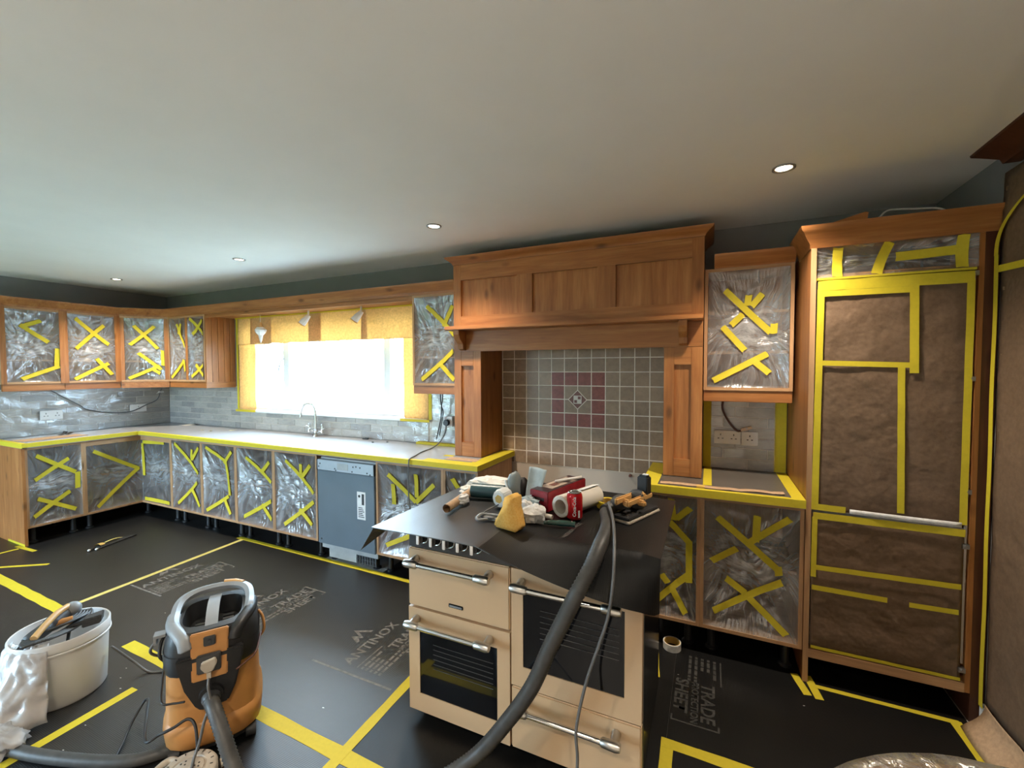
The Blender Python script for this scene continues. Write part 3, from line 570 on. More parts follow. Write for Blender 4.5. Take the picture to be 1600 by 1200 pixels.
strip_box(t, 4.20, 4.61, -WDp + 0.03, -0.52, 0.9108, 0.9122); strip_box(t, 4.56, 4.611, -0.52, -0.02, 0.9108, 0.9122); strip_box(t, 4.25, 4.33, -0.40, -0.36, 0.9108, 0.9121)
strip_box(t, 3.75, 4.328, -0.06, -0.014, 0.9109, 0.93)
put('loose_paper', bx(4.33, 4.58, -0.50, -0.42, 0.9123, 0.9132), 'cardboard', t)
t2 = thing('worktop', 'short worktop right of the cooker with wide yellow tape border', 'worktop', (6.1, -0.3, 0.87))
put('worktop_slab', bx(5.70, 6.48, -WDp, -0.012, 0.87, 0.9085), 'worktop_core', t2); put('plastic_cover', bx(5.703, 6.478, -WDp + 0.004, -0.014, 0.9087, 0.9108), 'dark_cover', t2)
strip_box(t2, 5.699, 6.481, -WDp - 0.0012, -WDp + 0.028, 0.872, 0.9125); strip_box(t2, 5.6988, 5.79, -WDp + 0.028, -0.014, 0.874, 0.9126)
strip_box(t2, 6.425, 6.481, -WDp + 0.028, -0.014, 0.9109, 0.9124); strip_box(t2, 6.02, 6.065, -0.50, -0.014, 0.9109, 0.9124)
put('loose_paper', MB().slab(12, 2, lambda a, b: (5.80 + 0.60 * a, -0.565 + 0.05 * b + 0.01 * math.sin(a * 9), 0.9128 + 0.006 * a * math.sin(a * 14) ** 2), (0, 0, 0.0008)), 'cardboard', t2)
strip_box(t2, 5.99, 6.03, -0.585, -0.545, 0.913, 0.921, mat='tape_core')
# dishwasher
t = thing('dishwasher', 'grey integrated dishwasher without door panel between base cabinets', 'dishwasher', (3.46, -0.3, 0))
put('tub', bx(3.17, 3.752, -0.55, -0.05, 0.10, 0.845), 'grey_metal', t)
d = put('door', bx(3.164, 3.757, -0.585, -0.551, 0.148, 0.745), 'dishwasher_steel', t, bevel=0.004); 
st = put('control_strip', bx(3.168, 3.753, -0.588, -0.551, 0.749, 0.832), 'dishwasher_strip', t, bevel=0.003)
put('strip_end', bx(3.162, 3.1675, -0.589, -0.551, 0.747, 0.834), 'black_plastic', st); put('strip_end', bx(3.7535, 3.759, -0.589, -0.551, 0.747, 0.834), 'black_plastic', st)
put('handle_recess', bx(3.385, 3.50, -0.5895, -0.5882, 0.765, 0.815), 'grey_metal', st)
for x, z in ((3.20, 0.80), (3.185, 0.775), (3.36, 0.77), (3.37, 0.758), (3.55, 0.80), (3.58, 0.805), (3.62, 0.80), (3.54, 0.762), (3.69, 0.765), (3.72, 0.755)): put('screw_hole', MB().lathe([(0, -0.0010), (0.006, -0.0010), (0.006, 0.0005), (0, 0.0005)], 10, (x, -0.5885, z), 'y'), 'ink_dark', st)
sl = put('rating_label', bx(3.585, 3.668, -0.5862, -0.5852, 0.40, 0.615), 'print_white', d)
put('printed_mark', MB().lathe([(0, -0.0004), (0.011, -0.0004), (0.011, 0.0002), (0, 0.0002)], 14, (3.607, -0.5866, 0.58), 'y'), 'ink_dark', sl)
put('printed_code', bx(3.632, 3.656, -0.5868, -0.5863, 0.515, 0.60), 'ink_dark', sl)
for k in range(6): put('printed_line', bx(3.597, 3.655 - (k % 3) * 0.008, -0.5868, -0.5863, 0.418 + k * 0.014, 0.424 + k * 0.014), 'ink_dark', sl)
put('screw_hole', MB().lathe([(0, -0.001), (0.008, -0.001), (0.008, 0.0005), (0, 0.0005)], 10, (3.2, -0.5855, 0.185), 'y'), 'ink_dark', d)
k_ = put('kick_plate', bx(3.24, 3.53, -0.545, -0.535, 0.03, 0.14), 'grey_metal', t)
g = put('vent_grille', bx(3.535, 3.735, -0.543, -0.533, 0.03, 0.14), 'black_plastic', t)
for i in range(8): put('vent_bar', bx(3.54 + i * 0.0265, 3.548 + i * 0.0265, -0.549, -0.543, 0.03, 0.14), 'dark_grey_plastic', g)
for j in range(4): put('vent_bar', bx(3.535, 3.735, -0.5485, -0.5445, 0.035 + j * 0.03, 0.041 + j * 0.03), 'dark_grey_plastic', g)
for x in (3.26, 3.70): leg(t, x, -0.50, 0.10)
solo('drip_board', 'pale board lying on the floor under the dishwasher', 'board', bx(3.19, 3.79, -0.565, -0.30, 0.001, 0.0028), 'grey_metal')

# ------------------------------------------------------------------ oak hood and mantel
H = thing('cooker_hood_mantel', 'oak cooker hood surround with pillars, mantel shelf and panelled canopy', 'cooker hood', (5.17, -0.18, 0.914))
HY = -0.36
def framed(name, x0, x1, z0, z1, y, panels, mat='oak_z', depth=0.02, parent=None):
    """a frame mesh with rectangular recesses, each recess carrying its own panel"""
    xs = sorted({x0, x1} | {p[0] for p in panels} | {p[1] for p in panels}); zs = sorted({z0, z1} | {p[2] for p in panels} | {p[3] for p in panels}); mb = MB()
    for i in range(len(xs) - 1):
        for j in range(len(zs) - 1):
            cx, cz = (xs[i] + xs[i + 1]) / 2, (zs[j] + zs[j + 1]) / 2
            if any(p[0] < cx < p[1] and p[2] < cz < p[3] for p in panels): continue
            mb.box(xs[i], xs[i + 1], y, y + depth, zs[j], zs[j + 1])
    return put(name, mb, mat, parent)
for x0, x1 in ((4.33, 4.552), (5.797, 6.010)):
    p = put('pillar', MB().box(x0, x0 + 0.02, HY + 0.022, -0.012, 0.914, 1.86).box(x1 - 0.02, x1, HY + 0.022, -0.012, 0.914, 1.86).box(x0 + 0.02, x1 - 0.02, HY + 0.05, HY + 0.07, 0.914, 1.86), 'oak_z', H)
    a, b_ = x0 + 0.058, x1 - 0.062
    for s0, s1 in ((x0, a), (b_, x1)): put('stile', bx(s0, s1, HY, HY + 0.022, 0.914, 1.682), 'oak_z', p, bevel=0.0015)
    for z0, z1 in ((0.914, 1.018), (1.578, 1.682)): put('rail', bx(a, b_, HY + 0.001, HY + 0.022, z0, z1), 'oak_x', p, bevel=0.0015)
    put('panel', bx(a - 0.004, b_ + 0.004, HY + 0.0185, HY + 0.0218, 1.012, 1.582), 'oak_z', p)
put('beam', bx(4.33, 6.01, HY - 0.001, HY + 0.025, 1.6825, 1.829), 'oak_x', H, bevel=0.0015)
put('mantel_shelf', bx(4.325, 6.012, -0.487, -0.012, 1.8295, 1.857), 'oak_x', H, bevel=0.005)
for x in (4.41, 5.905):
    prof = [(0, 1.829), (-0.105, 1.829), (-0.105, 1.80), (-0.085, 1.765), (-0.05, 1.735), (-0.042, 1.70), (0, 1.69)]
    put('corbel', MB().prism(prof, lambda p, q, tt: (tt, HY - 0.001 + p, q), x - 0.023, x + 0.023), 'oak_z', H, bevel=0.002)
CY = -0.37
can = put('canopy', MB().box(4.333, 4.353, CY + 0.022, -0.003, 1.857, 2.36).box(5.992, 6.012, CY + 0.022, -0.003, 1.857, 2.36).box(4.353, 5.992, CY + 0.04, CY + 0.055, 1.857, 2.36), 'oak_z', H)
PN = [(4.395, 4.836), (4.952, 5.394), (5.510, 5.947)]
for s0, s1 in ((4.333, 4.395), (5.947, 6.012)): put('stile', bx(s0, s1, CY, CY + 0.0195, 1.8575, 2.31), 'oak_z', can, bevel=0.0015)
for s0, s1 in ((4.836, 4.952), (5.394, 5.510)): put('stile', bx(s0, s1, CY + 0.0005, CY + 0.0195, 1.938, 2.198), 'oak_z', can, bevel=0.0015)
for z0, z1 in ((1.8575, 1.938), (2.198, 2.31)): put('rail', bx(4.395, 5.947, CY, CY + 0.0195, z0, z1), 'oak_x', can, bevel=0.0015)
for s0, s1 in PN: put('panel', bx(s0 - 0.004, s1 + 0.004, CY + 0.0195, CY + 0.0225, 1.934, 2.202), 'oak_z', can)
put('hood_cornice', sweep([(4.333, -0.003), (4.333, CY), (6.012, CY), (6.012, -0.003)], [(-0.015, 2.3105), (0.004, 2.3105), (0.008, 2.322), (0.024, 2.336), (0.044, 2.350), (0.050, 2.362), (-0.015, 2.362)]), 'oak_x', H, smooth='auto')

# ------------------------------------------------------------------ tall fridge housing and fridge
T = thing('tall_housing', 'tall oak housing around the paper-covered fridge freezer', 'cabinet', (6.8, -0.3, 0))
FY = -0.59
put('side_panel', bx(6.484, 6.506, FY, -0.003, 0.003, 2.15), 'oak_z', T); put('front_edge', bx(6.4838, 6.5062, FY - 0.004, FY, 0.003, 2.15), 'carcass_z', T)
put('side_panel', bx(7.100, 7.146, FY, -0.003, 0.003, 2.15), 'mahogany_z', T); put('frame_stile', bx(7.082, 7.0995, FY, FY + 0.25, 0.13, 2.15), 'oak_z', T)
put('bottom_panel', bx(6.5065, 7.0815, FY, -0.02, 0.128, 0.17), 'carcass_x', T); put('mid_shelf', bx(6.5065, 7.0815, FY + 0.02, -0.02, 1.985, 2.003), 'carcass_x', T)
put('top_panel', bx(6.5065, 7.0815, FY, -0.02, 2.132, 2.15), 'carcass_x', T); put('back_panel', bx(6.5065, 7.0815, -0.02, -0.004, 0.17, 2.13), 'carcass_z', T)
put('top_cornice', sweep([(6.484, -0.30), (6.484, FY), (7.146, FY)], [(-0.02, 2.128), (0.004, 2.128), (0.008, 2.15), (0.022, 2.17), (0.036, 2.20), (0.046, 2.21), (0.05, 2.228), (-0.02, 2.228)]), 'oak_x', T, smooth='auto')
f = Film(MY, 6.507, 7.081, 1.985, 2.13, -FY - 0.003, 41, 0.03); f.build(T); f.tapes(T, [(6.592, 2.124, 6.59, 1.989), (6.782, 2.123, 6.737, 1.985), (6.809, 2.061, 7.01, 2.067), (7.032, 2.124, 7.029, 1.986)], 0.04)
F_ = thing('fridge_freezer', 'fridge freezer masked with brown paper and yellow tape inside tall housing', 'fridge', (6.79, -0.3, 0.17))
put('body', bx(6.512, 7.055, -0.54, -0.03, 0.172, 1.972), 'white_plastic', F_)
def paper_door(z0, z1, seed, label):
    d = put('door', bx(6.514, 7.064, -0.585, -0.541, z0, z1), 'white_plastic', F_); d['label'] = label
    def fn(a, b):
        u = 6.513 + 0.552 * a; z = z0 + (z1 - z0) * b; e = min(1, 12 * a * (1 - a)) * min(1, 12 * b * (1 - b))
        q = Vector((u * 5 + z * 3, z * 3, seed)); return (u, -0.589 - e * (0.007 * abs(mnoise.noise(q)) + 0.004 * abs(mnoise.noise(q * 3)) + 0.003), z)
    put('masking_paper', MB().slab(44, 60, fn, (0, 0.0015, 0)), 'brown_paper', d, smooth=True); return d
d1 = paper_door(0.868, 1.972, 1.0, 'upper door under brown masking paper'); d2 = paper_door(0.182, 0.852, 5.0, 'lower door under brown masking paper')
def ftape(parent, u0, z0, u1, z1, w=0.03, y=-0.603):
    L = math.hypot(u1 - u0, z1 - z0); px, pz = -(z1 - z0) / L * w / 2, (u1 - u0) / L * w / 2; n = max(2, int(L / 0.04))
    put('tape_strip', MB().slab(n, 1, lambda a, b: (u0 + (u1 - u0) * a + px * (2 * b - 1), y + 0.001 * math.sin(a * 23 + u0 * 9), z0 + (z1 - z0) * a + pz * (2 * b - 1)), (0, 0.0005, 0)), 'yellow_tape', parent, smooth='auto')
for s in ((6.513, 1.948, 7.066, 1.942, 0.05), (6.52, 1.908, 6.86, 1.905, 0.028), (6.868, 1.925, 6.876, 1.532, 0.032), (6.53, 1.58, 6.888, 1.567, 0.024), (6.831, 1.56, 6.843, 0.896, 0.026), (6.525, 1.93, 6.518, 0.87, 0.028), (7.055, 1.93, 7.054, 0.875, 0.026), (6.515, 0.885, 6.64, 0.883, 0.03)): ftape(d1, *s)
for s in ((6.513, 0.842, 7.063, 0.838, 0.032), (6.520, 0.835, 6.518, 0.54, 0.022), (6.516, 0.588, 7.055, 0.60, 0.024), (6.513, 0.488, 6.804, 0.486, 0.024), (6.882, 0.483, 7.05, 0.486, 0.022), (6.514, 0.192, 7.062, 0.19, 0.014)): ftape(d2, *s)
put('top_tape', bx(6.510, 7.07, -0.605, -0.545, 1.9722, 1.982), 'yellow_tape', F_)
put('white_flap', MB().slab(16, 2, lambda a, b: (6.655 + 0.395 * a, -0.604 - 0.004 * math.sin(a * 3), 0.868 + 0.022 * b - 0.006 * a), (0, 0.001, 0)), 'white_paper', F_, smooth=True)
hr = put('hinge_rail', MB().tube([(7.0735, -0.575, 0.25), (7.0735, -0.575, 1.95)], 0.006, 10), 'white_plastic', F_, smooth=True)
for z in (0.23, 0.78, 1.02, 1.51, 1.96): put('hinge_bracket', MB().box(7.058, 7.081, -0.598, -0.57, z - 0.012, z + 0.008).lathe([(0, -0.004), (0.006, -0.004), (0.006, 0.006), (0, 0.006)], 10, (7.07, -0.600, z), 'y'), 'dull_metal', hr)
solo('offcut', 'thin wooden offcut lying on top of the tall housing', 'offcut', MB().prism([(0, 0), (0.15, 0), (0.155, 0.02), (0.145, 0.024)], lambda p, q, y: (6.54 + p, y, 2.229 + q * 1.6), -0.615, -0.55), 'oak_x')
solo('cable', 'thin pale cable looped on top of the tall housing', 'cable', MB().tube(spline([(6.70, -0.60, 2.233), (6.75, -0.55, 2.25), (6.80, -0.50, 2.292), (6.90, -0.48, 2.290), (7.0, -0.46, 2.282), (7.06, -0.44, 2.235), (7.08, -0.3, 2.233)]), 0.004, 8), 'white_cable', smooth=True)
# right wall: masking paper, tape, skirting, cornice
mp = thing('wall_masking_paper', 'brown masking paper covering the right-hand wall beside the fridge', 'masking paper', (7.13, -1.5, 0))
def rp(a, b):
    y = -0.625 - 2.3 * a; z = 0.11 + 2.24 * b; q = Vector((y * 3, z * 2 + y, 2)); return (7.138 - 0.012 * abs(mnoise.noise(q)) - 0.006 * abs(mnoise.noise(q * 3.1)), y, z)
put('paper', MB().slab(60, 50, rp, (0.001, 0, 0)), 'brown_paper', mp, smooth=True)
put('tape_strip', MB().slab(30, 2, lambda a, b: (7.122 - 0.001 * math.sin(a * 20), -0.606 - 0.028 * b, 0.10 + 1.92 * a), (0.0008, 0, 0)), 'yellow_tape', mp)
put('tape_strip', MB().slab(12, 2, lambda a, b: (7.120, -0.606 - 0.028 * b - 0.20 * a ** 2.2, 2.02 + 0.20 * a ** 0.8), (0.0008, 0, 0)), 'yellow_tape', mp)
put('tape_strip', MB().slab(10, 2, lambda a, b: (7.120, -0.64 - 0.30 * a, 1.975 - 0.028 * b - 0.02 * a), (0.0008, 0, 0)), 'yellow_tape', mp)
sk = struct('baseboard_right', bx(7.128, 7.149, -4.95, -0.60, 0.003, 0.105), 'white_gloss')
put('skirting_paper', MB().slab(40, 8, lambda a, b: (7.127 - 0.075 * (1 - b) ** 2.5 - 0.006 * abs(math.sin(a * 31)), -0.64 - 2.3 * a, 0.006 + 0.12 * b ** 0.8), (0.001, 0, 0)), 'cardboard', sk, smooth=True)
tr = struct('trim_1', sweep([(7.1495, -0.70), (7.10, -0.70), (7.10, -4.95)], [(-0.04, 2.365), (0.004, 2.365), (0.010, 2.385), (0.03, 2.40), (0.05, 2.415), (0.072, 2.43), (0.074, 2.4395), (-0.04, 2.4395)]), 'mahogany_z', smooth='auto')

# ------------------------------------------------------------------ window paper, polythene, sockets, tap
def hang_paper(label, x0, x1, z0, z1, y, seed, wav=0.008):
    def fn(a, b):
        u = x0 + (x1 - x0) * a; z = z0 + (z1 - z0) * b; q = Vector((u * 6, z * 3, seed))
        return (u + 0.012 * mnoise.noise(Vector((z * 5, seed, a * 2))), y - wav * abs(mnoise.noise(q)) - 0.004 * (1 - b), z + 0.006 * mnoise.noise(Vector((u * 8, seed, 1))) * (1 - b))
    return solo('paper_sheet', label, 'masking paper', MB().slab(24, 16, fn, (0, 0.0006, 0)), 'window_paper', 'masking paper hung round the window', smooth=True)
hang_paper('masking paper at the upper left window corner, behind the hanging glass drop', 1.355, 1.90, 1.822, 2.118, -0.014, 1)
hang_paper('masking paper over the window left of centre', 1.57, 2.615, 1.826, 2.118, -0.0225, 2)
hang_paper('masking paper over the window right of centre', 2.45, 3.20, 1.826, 2.118, -0.031, 3)
hang_paper('masking paper at the upper right window corner by the wall cabinet', 3.135, 3.86, 1.824, 2.118, -0.0395, 4)
hang_paper('narrow masking paper strip down the left side of the window', 1.345, 1.62, 1.115, 1.83, -0.0075, 5, 0.006)
hang_paper('narrow masking paper strip down the right side of the window', 3.585, 3.85, 1.115, 1.83, -0.0075, 6, 0.006)
def wtape(label, x0, x1, z0, z1, y=-0.046, mat='yellow_tape'): return solo('tape_strip', label, 'masking tape', bx(x0, x1, y, y + 0.0006, z0, z1), mat, 'tape round the window')
wtape('yellow tape across the foot of the right window paper', 3.56, 3.87, 1.098, 1.12, -0.034); wtape('yellow tape across the foot of the left window paper', 1.31, 1.63, 1.098, 1.122, -0.034)
wtape('yellow tape down the left edge of the window paper', 1.318, 1.348, 1.122, 2.105, -0.0165); wtape('thin yellow tape along the top edge of the window paper', 1.36, 3.86, 2.098, 2.112, -0.053)
wtape('yellow tape down the right edge of the window paper below the narrow cabinet', 3.853, 3.885, 1.12, 1.42, -0.0165)
solo('tape_strip', 'vertical yellow tape at the left end of the tiled splashback', 'masking tape', bx(0.0002, 0.0016, -1.50, -1.452, 0.913, 1.42), 'yellow_tape')
solo('tape_strip', 'vertical yellow tape on splashback beside right pillar', 'masking tape', bx(6.014, 6.06, -0.0115, -0.0105, 0.914, 1.36), 'yellow_tape', 'tape on right splashback')
solo('tape_strip', 'vertical yellow tape on splashback against fridge housing', 'masking tape', bx(6.415, 6.478, -0.0115, -0.0105, 0.914, 1.36), 'yellow_tape', 'tape on right splashback')
def wall_film(label, M, u0, u1, z0, z1, d, seed):
    def fn(a, b):
        u = u0 + (u1 - u0) * a; z = z0 + (z1 - z0) * b; q = Vector((u * 4 + z * 5, z * 7 - u * 2, seed)); return M(u, d + 0.010 * abs(mnoise.noise(q)) + 0.006 * abs(mnoise.noise(q * 2.7)), z)
    solo('polythene_sheet', label, 'polythene', MB().grid(int((u1 - u0) / 0.025), int((z1 - z0) / 0.02), fn), 'wall_film', 'polythene over the splashbacks', smooth=True, fix=False)
wall_film('clear polythene hanging over the left wall splashback tiles', MX, -1.455, -0.02, 0.914, 1.36, 0.012, 1)
wall_film('clear polythene over the splashback below the window', MY, 0.02, 3.84, 0.914, 1.092, 0.012, 2)
wall_film('clear polythene over tiles between corner and window', MY, 0.02, 1.31, 1.094, 1.36, 0.012, 3)
wall_film('crumpled polythene over tiles under the narrow wall cabinet', MY, 3.89, 4.326, 0.935, 1.36, 0.014, 4)
wall_film('clear polythene over the short splashback right of the hood', MY, 6.06, 6.42, 0.914, 1.36, 0.013, 5)
def socket(name, label, M, u0, u1, z0, z1, n, mat='white_plastic', d0=0.0075):
    c = M((u0 + u1) / 2, d0, (z0 + z1) / 2); t = thing(name, label, 'socket', c, 0, 'wall sockets and switches')
    put('faceplate', mapped_box(M, u0, u1, d0, d0 + 0.009, z0, z1), mat, t, bevel=0.002)
    w = (u1 - u0) / n
    for i in range(n):
        cu = u0 + w * (i + 0.5); cz = (z0 + z1) / 2
        for du, dz, a, b_ in ((0, 0.016, 0.003, 0.006), (-0.012, -0.008, 0.005, 0.003), (0.012, -0.008, 0.005, 0.003)): put('pin_hole', mapped_box(M, cu + du - a, cu + du + a, d0 + 0.009, d0 + 0.0095, cz + dz - b_, cz + dz + b_), 'ink_dark', t)
        put('rocker_switch', mapped_box(M, cu - 0.006, cu + 0.006, d0 + 0.009, d0 + 0.012, cz + 0.026, cz + 0.038), mat, t)
    return t
socket('double_socket', 'white double socket on the left wall tiles', MX, -1.15, -0.985, 1.06, 1.15, 2, d0=0.0305)
socket('switch_plate', 'pale switch plate near the corner where the thin cable hangs', MX, -0.42, -0.26, 1.072, 1.155, 1, d0=0.0305)
socket('double_socket', 'double socket on the splashback right of the hood', MY, 6.078, 6.228, 1.075, 1.16, 2, d0=0.0305)
socket('switch_plate', 'single switched plate beside the double socket, nearer the fridge housing', MY, 6.235, 6.325, 1.073, 1.158, 1, d0=0.0305)
socket('single_socket', 'white socket behind the black plug below the narrow wall cabinet', MY, 4.02, 4.105, 1.075, 1.16, 1, d0=0.0335)
def cable(label, pts, r, mat, n=8, name='cable', group=None): return solo(name, label, 'cable', MB().tube(spline(pts, n), r, 8), mat, group, smooth=True)
cable('thin dark cable sagging across the left splashback tiles', [(0.05, -1.08, 1.36), (0.045, -0.98, 1.28), (0.045, -0.86, 1.19), (0.04, -0.78, 1.13), (0.04, -0.60, 1.085), (0.045, -0.42, 1.08), (0.05, -0.26, 1.15), (0.05, -0.16, 1.20), (0.05, -0.12, 1.30), (0.05, -0.10, 1.36)], 0.006, 'grey_cable')
t = thing('junction_connector', 'small white cable connector near the corner under wall cabinet', 'connector', (0.05, -0.115, 1.29)); put('body', bx(0.035, 0.065, -0.14, -0.09, 1.28, 1.30), 'white_plastic', t, bevel=0.003); put('cable_tail', MB().tube([(0.05, -0.14, 1.29), (0.05, -0.16, 1.27)], 0.004, 8), 'white_cable', t)
t = thing('plug', 'black plug in the socket under the narrow wall cabinet', 'plug', (4.065, -0.05, 1.11)); put('plug_body', MB().lathe([(0, 0), (0.024, 0), (0.028, 0.01), (0.026, 0.03), (0.012, 0.036), (0, 0.036)], 16, (4.065, -0.082, 1.11), 'y'), 'black_plastic', t, smooth='auto')
put('flex', MB().tube(spline([(4.065, -0.07, 1.09), (4.06, -0.08, 1.03), (4.02, -0.10, 0.95), (4.01, -0.2, 0.9165), (4.03, -0.36, 0.9165), (4.08, -0.52, 0.9165), (4.11, -0.61, 0.9175), (4.115, -0.632, 0.89), (4.11, -0.63, 0.70), (4.12, -0.628, 0.56)]), 0.0048, 8), 'grey_cable', t, smooth=True)
cable('pair of black leads hanging from the narrow wall cabinet', [(4.03, -0.10, 1.425), (4.025, -0.09, 1.30), (4.03, -0.085, 1.24), (4.02, -0.08, 1.15), (3.985, -0.07, 1.03), (3.96, -0.06, 0.965)], 0.005, 'black_cable')
cable('second black lead twisted with the hanging one beneath narrow cabinet', [(4.045, -0.10, 1.425), (4.045, -0.09, 1.31), (4.032, -0.088, 1.25), (4.042, -0.08, 1.20), (4.022, -0.07, 1.12), (3.99, -0.06, 1.0)], 0.0045, 'black_cable')
cable('short brown flex with connector above the right sockets', [(6.13, -0.05, 1.37), (6.125, -0.05, 1.30), (6.16, -0.05, 1.22), (6.205, -0.05, 1.165), (6.235, -0.05, 1.165)], 0.006, 'brown_cable')
t = thing('terminal_block', 'small pale terminal block on the end of the brown flex', 'connector', (6.26, -0.05, 1.175)); put('block', MB().prism([(-0.03, -0.012), (0.03, 0.008), (0.026, 0.026), (-0.034, 0.006)], lambda p, q, y: (6.26 + p, y, 1.172 + q), -0.062, -0.04), 'cream_enamel', t, bevel=0.002); put('screw', MB().lathe([(0, -0.002), (0.005, -0.002), (0.005, 0.001), (0, 0.001)], 8, (6.26, -0.063, 1.182), 'y'), 'dull_metal', t)
# tap
t = thing('mixer_tap', 'chrome swan-neck mixer tap at the sink below the window', 'tap', (2.60, -0.10, 0.911))
TXc, TYc = 2.60, -0.10
put('tap_body', MB().lathe([(0, 0.911), (0.03, 0.911), (0.03, 0.922), (0.018, 0.94), (0.018, 0.975), (0.022, 0.985), (0.0, 0.99)], 18, (TXc, TYc, 0)).tube([(TXc - 0.085, TYc, 0.955), (TXc + 0.085, TYc, 0.955)], 0.012, 12), 'chrome', t, smooth='auto')
put('spout', MB().tube(spline([(TXc, TYc, 0.98), (TXc, TYc, 1.10), (TXc - 0.005, TYc - 0.005, 1.18), (TXc - 0.04, TYc - 0.02, 1.225), (TXc - 0.09, TYc - 0.05, 1.215), (TXc - 0.115, TYc - 0.065, 1.16), (TXc - 0.12, TYc - 0.068, 1.10)]), 0.011, 12), 'chrome', t, smooth='auto')
for s in (-1, 1): put('tap_lever', MB().lathe([(0, 0.95), (0.016, 0.95), (0.014, 0.985), (0.008, 0.99), (0.008, 1.02), (0.012, 1.024), (0.010, 1.034), (0, 1.036)], 12, (TXc + s * 0.085, TYc, 0)).tube([(TXc + s * 0.085, TYc, 1.0), (TXc + s * 0.12, TYc - 0.01, 1.006)], 0.005, 8), 'chrome', t, smooth='auto')
# spotlights and hanging drop under the bridging board
t = thing('hanging_glass_drop', 'small pale glass drop hanging on a thread over the window', 'ornament', (1.91, -0.15, 2.11))
put('thread', MB().tube([(1.905, -0.15, 2.112), (1.91, -0.15, 2.02)], 0.002, 6), 'white_cable', t); put('cap', MB().lathe([(0, 2.035), (0.012, 2.03), (0.018, 2.0), (0.025, 1.985), (0, 1.985)], 14, (1.91, -0.15, 0)), 'gold_plastic', t, smooth=True)
put('drop', MB().lathe([(0, 1.985), (0.035, 1.982), (0.055, 1.955), (0.048, 1.93), (0.022, 1.90), (0.012, 1.85), (0.002, 1.825)], 8, (1.91, -0.15, 0)), 'white_plastic', t)
for x, lab in ((2.56, 'small wrapped spotlight under the bridging board, nearer the corner'), (3.21, 'small wrapped spotlight under the bridging board, nearer the narrow cabinet')):
    t = thing('mini_spotlight', lab, 'spotlight', (x, -0.15, 2.112), 0, 'spotlights under the bridging board')
    put('stem', MB().tube([(x + 0.03, -0.15, 2.112), (x + 0.03, -0.15, 2.06)], 0.008, 8), 'white_plastic', t); put('lamp_head', MB().tube([(x + 0.04, -0.15, 2.065), (x + 0.005, -0.17, 2.02), (x - 0.02, -0.185, 1.985)], [0.018, 0.03, 0.034], 10), 'white_plastic', t)
    put('bezel', MB().tube([(x - 0.0195, -0.1847, 1.9855), (x - 0.024, -0.187, 1.978)], [0.036, 0.037], 12), 'gold_plastic', t)
# things on the worktop
solo('cardboard_sheet', 'flat piece of cardboard on the left end of the worktop', 'cardboard', MB().prism([(0.27, -1.42), (0.46, -1.40), (0.47, -0.96), (0.28, -0.98)], lambda p, q, z: (p, q, z), 0.9126, 0.9156), 'cardboard')
solo('sanding_belt', 'rolled black sanding sheet on cardboard at left end of worktop', 'sandpaper', MB().slab(26, 2, lambda a, b: (0.22 + 0.075 * b, -1.10 + 0.10 * a + 0.04 * math.sin(a * 7) * (1 - a), 0.918 + 0.02 * (1 - math.cos(a * 9)) * (1 - 0.5 * a)), (0.001, 0, 0.001)), 'sandpaper', smooth=True)
solo('paper_scrap', 'torn pale paper scrap on the worktop in the corner', 'paper', MB().slab(8, 4, lambda a, b: (0.42 + 0.16 * a + 0.03 * b, -0.14 + 0.09 * b, 0.912 + 0.012 * math.sin(a * 3) * b), (0, 0, 0.0006)), 'roll_paper')
for i, (x, y, a, s) in enumerate(((1.14, -0.305, 0.4, 'first yellow tape scrap on worktop near the corner'), (1.27, -0.30, -0.2, 'second yellow tape scrap on worktop near the corner'), (1.43, -0.19, 0.2, 'longer yellow tape scrap on worktop left of the tap'))):
    L = (0.03, 0.04, 0.08)[i]; c, sn = math.cos(a), math.sin(a)
    solo('tape_scrap', s, 'tape scrap', MB().slab(4, 1, lambda u, v: (x + c * L * u - sn * 0.02 * v, y + sn * L * u + c * 0.02 * v, 0.9122 + 0.006 * u * u), (0, 0, 0.0006)), 'pale_tape')
solo('black_clip', 'small dark clip on the worktop below the window', 'clip', MB().box(3.14, 3.20, -0.055, -0.04, 0.9112, 0.922).box(3.17, 3.21, -0.052, -0.043, 0.922, 0.928), 'ink_dark')
for i, (x, y) in enumerate(((3.36, -0.16), (3.47, -0.10))): solo('grit_scrap', ('dark scrap on the bright worktop below the clip', 'second dark scrap on the bright worktop nearer the hood')[i], 'scrap', MB().blob((x, y, 0.915), (0.012, 0.008, 0.004), 0.5, 3, 8, 5, i), 'ink_dark')

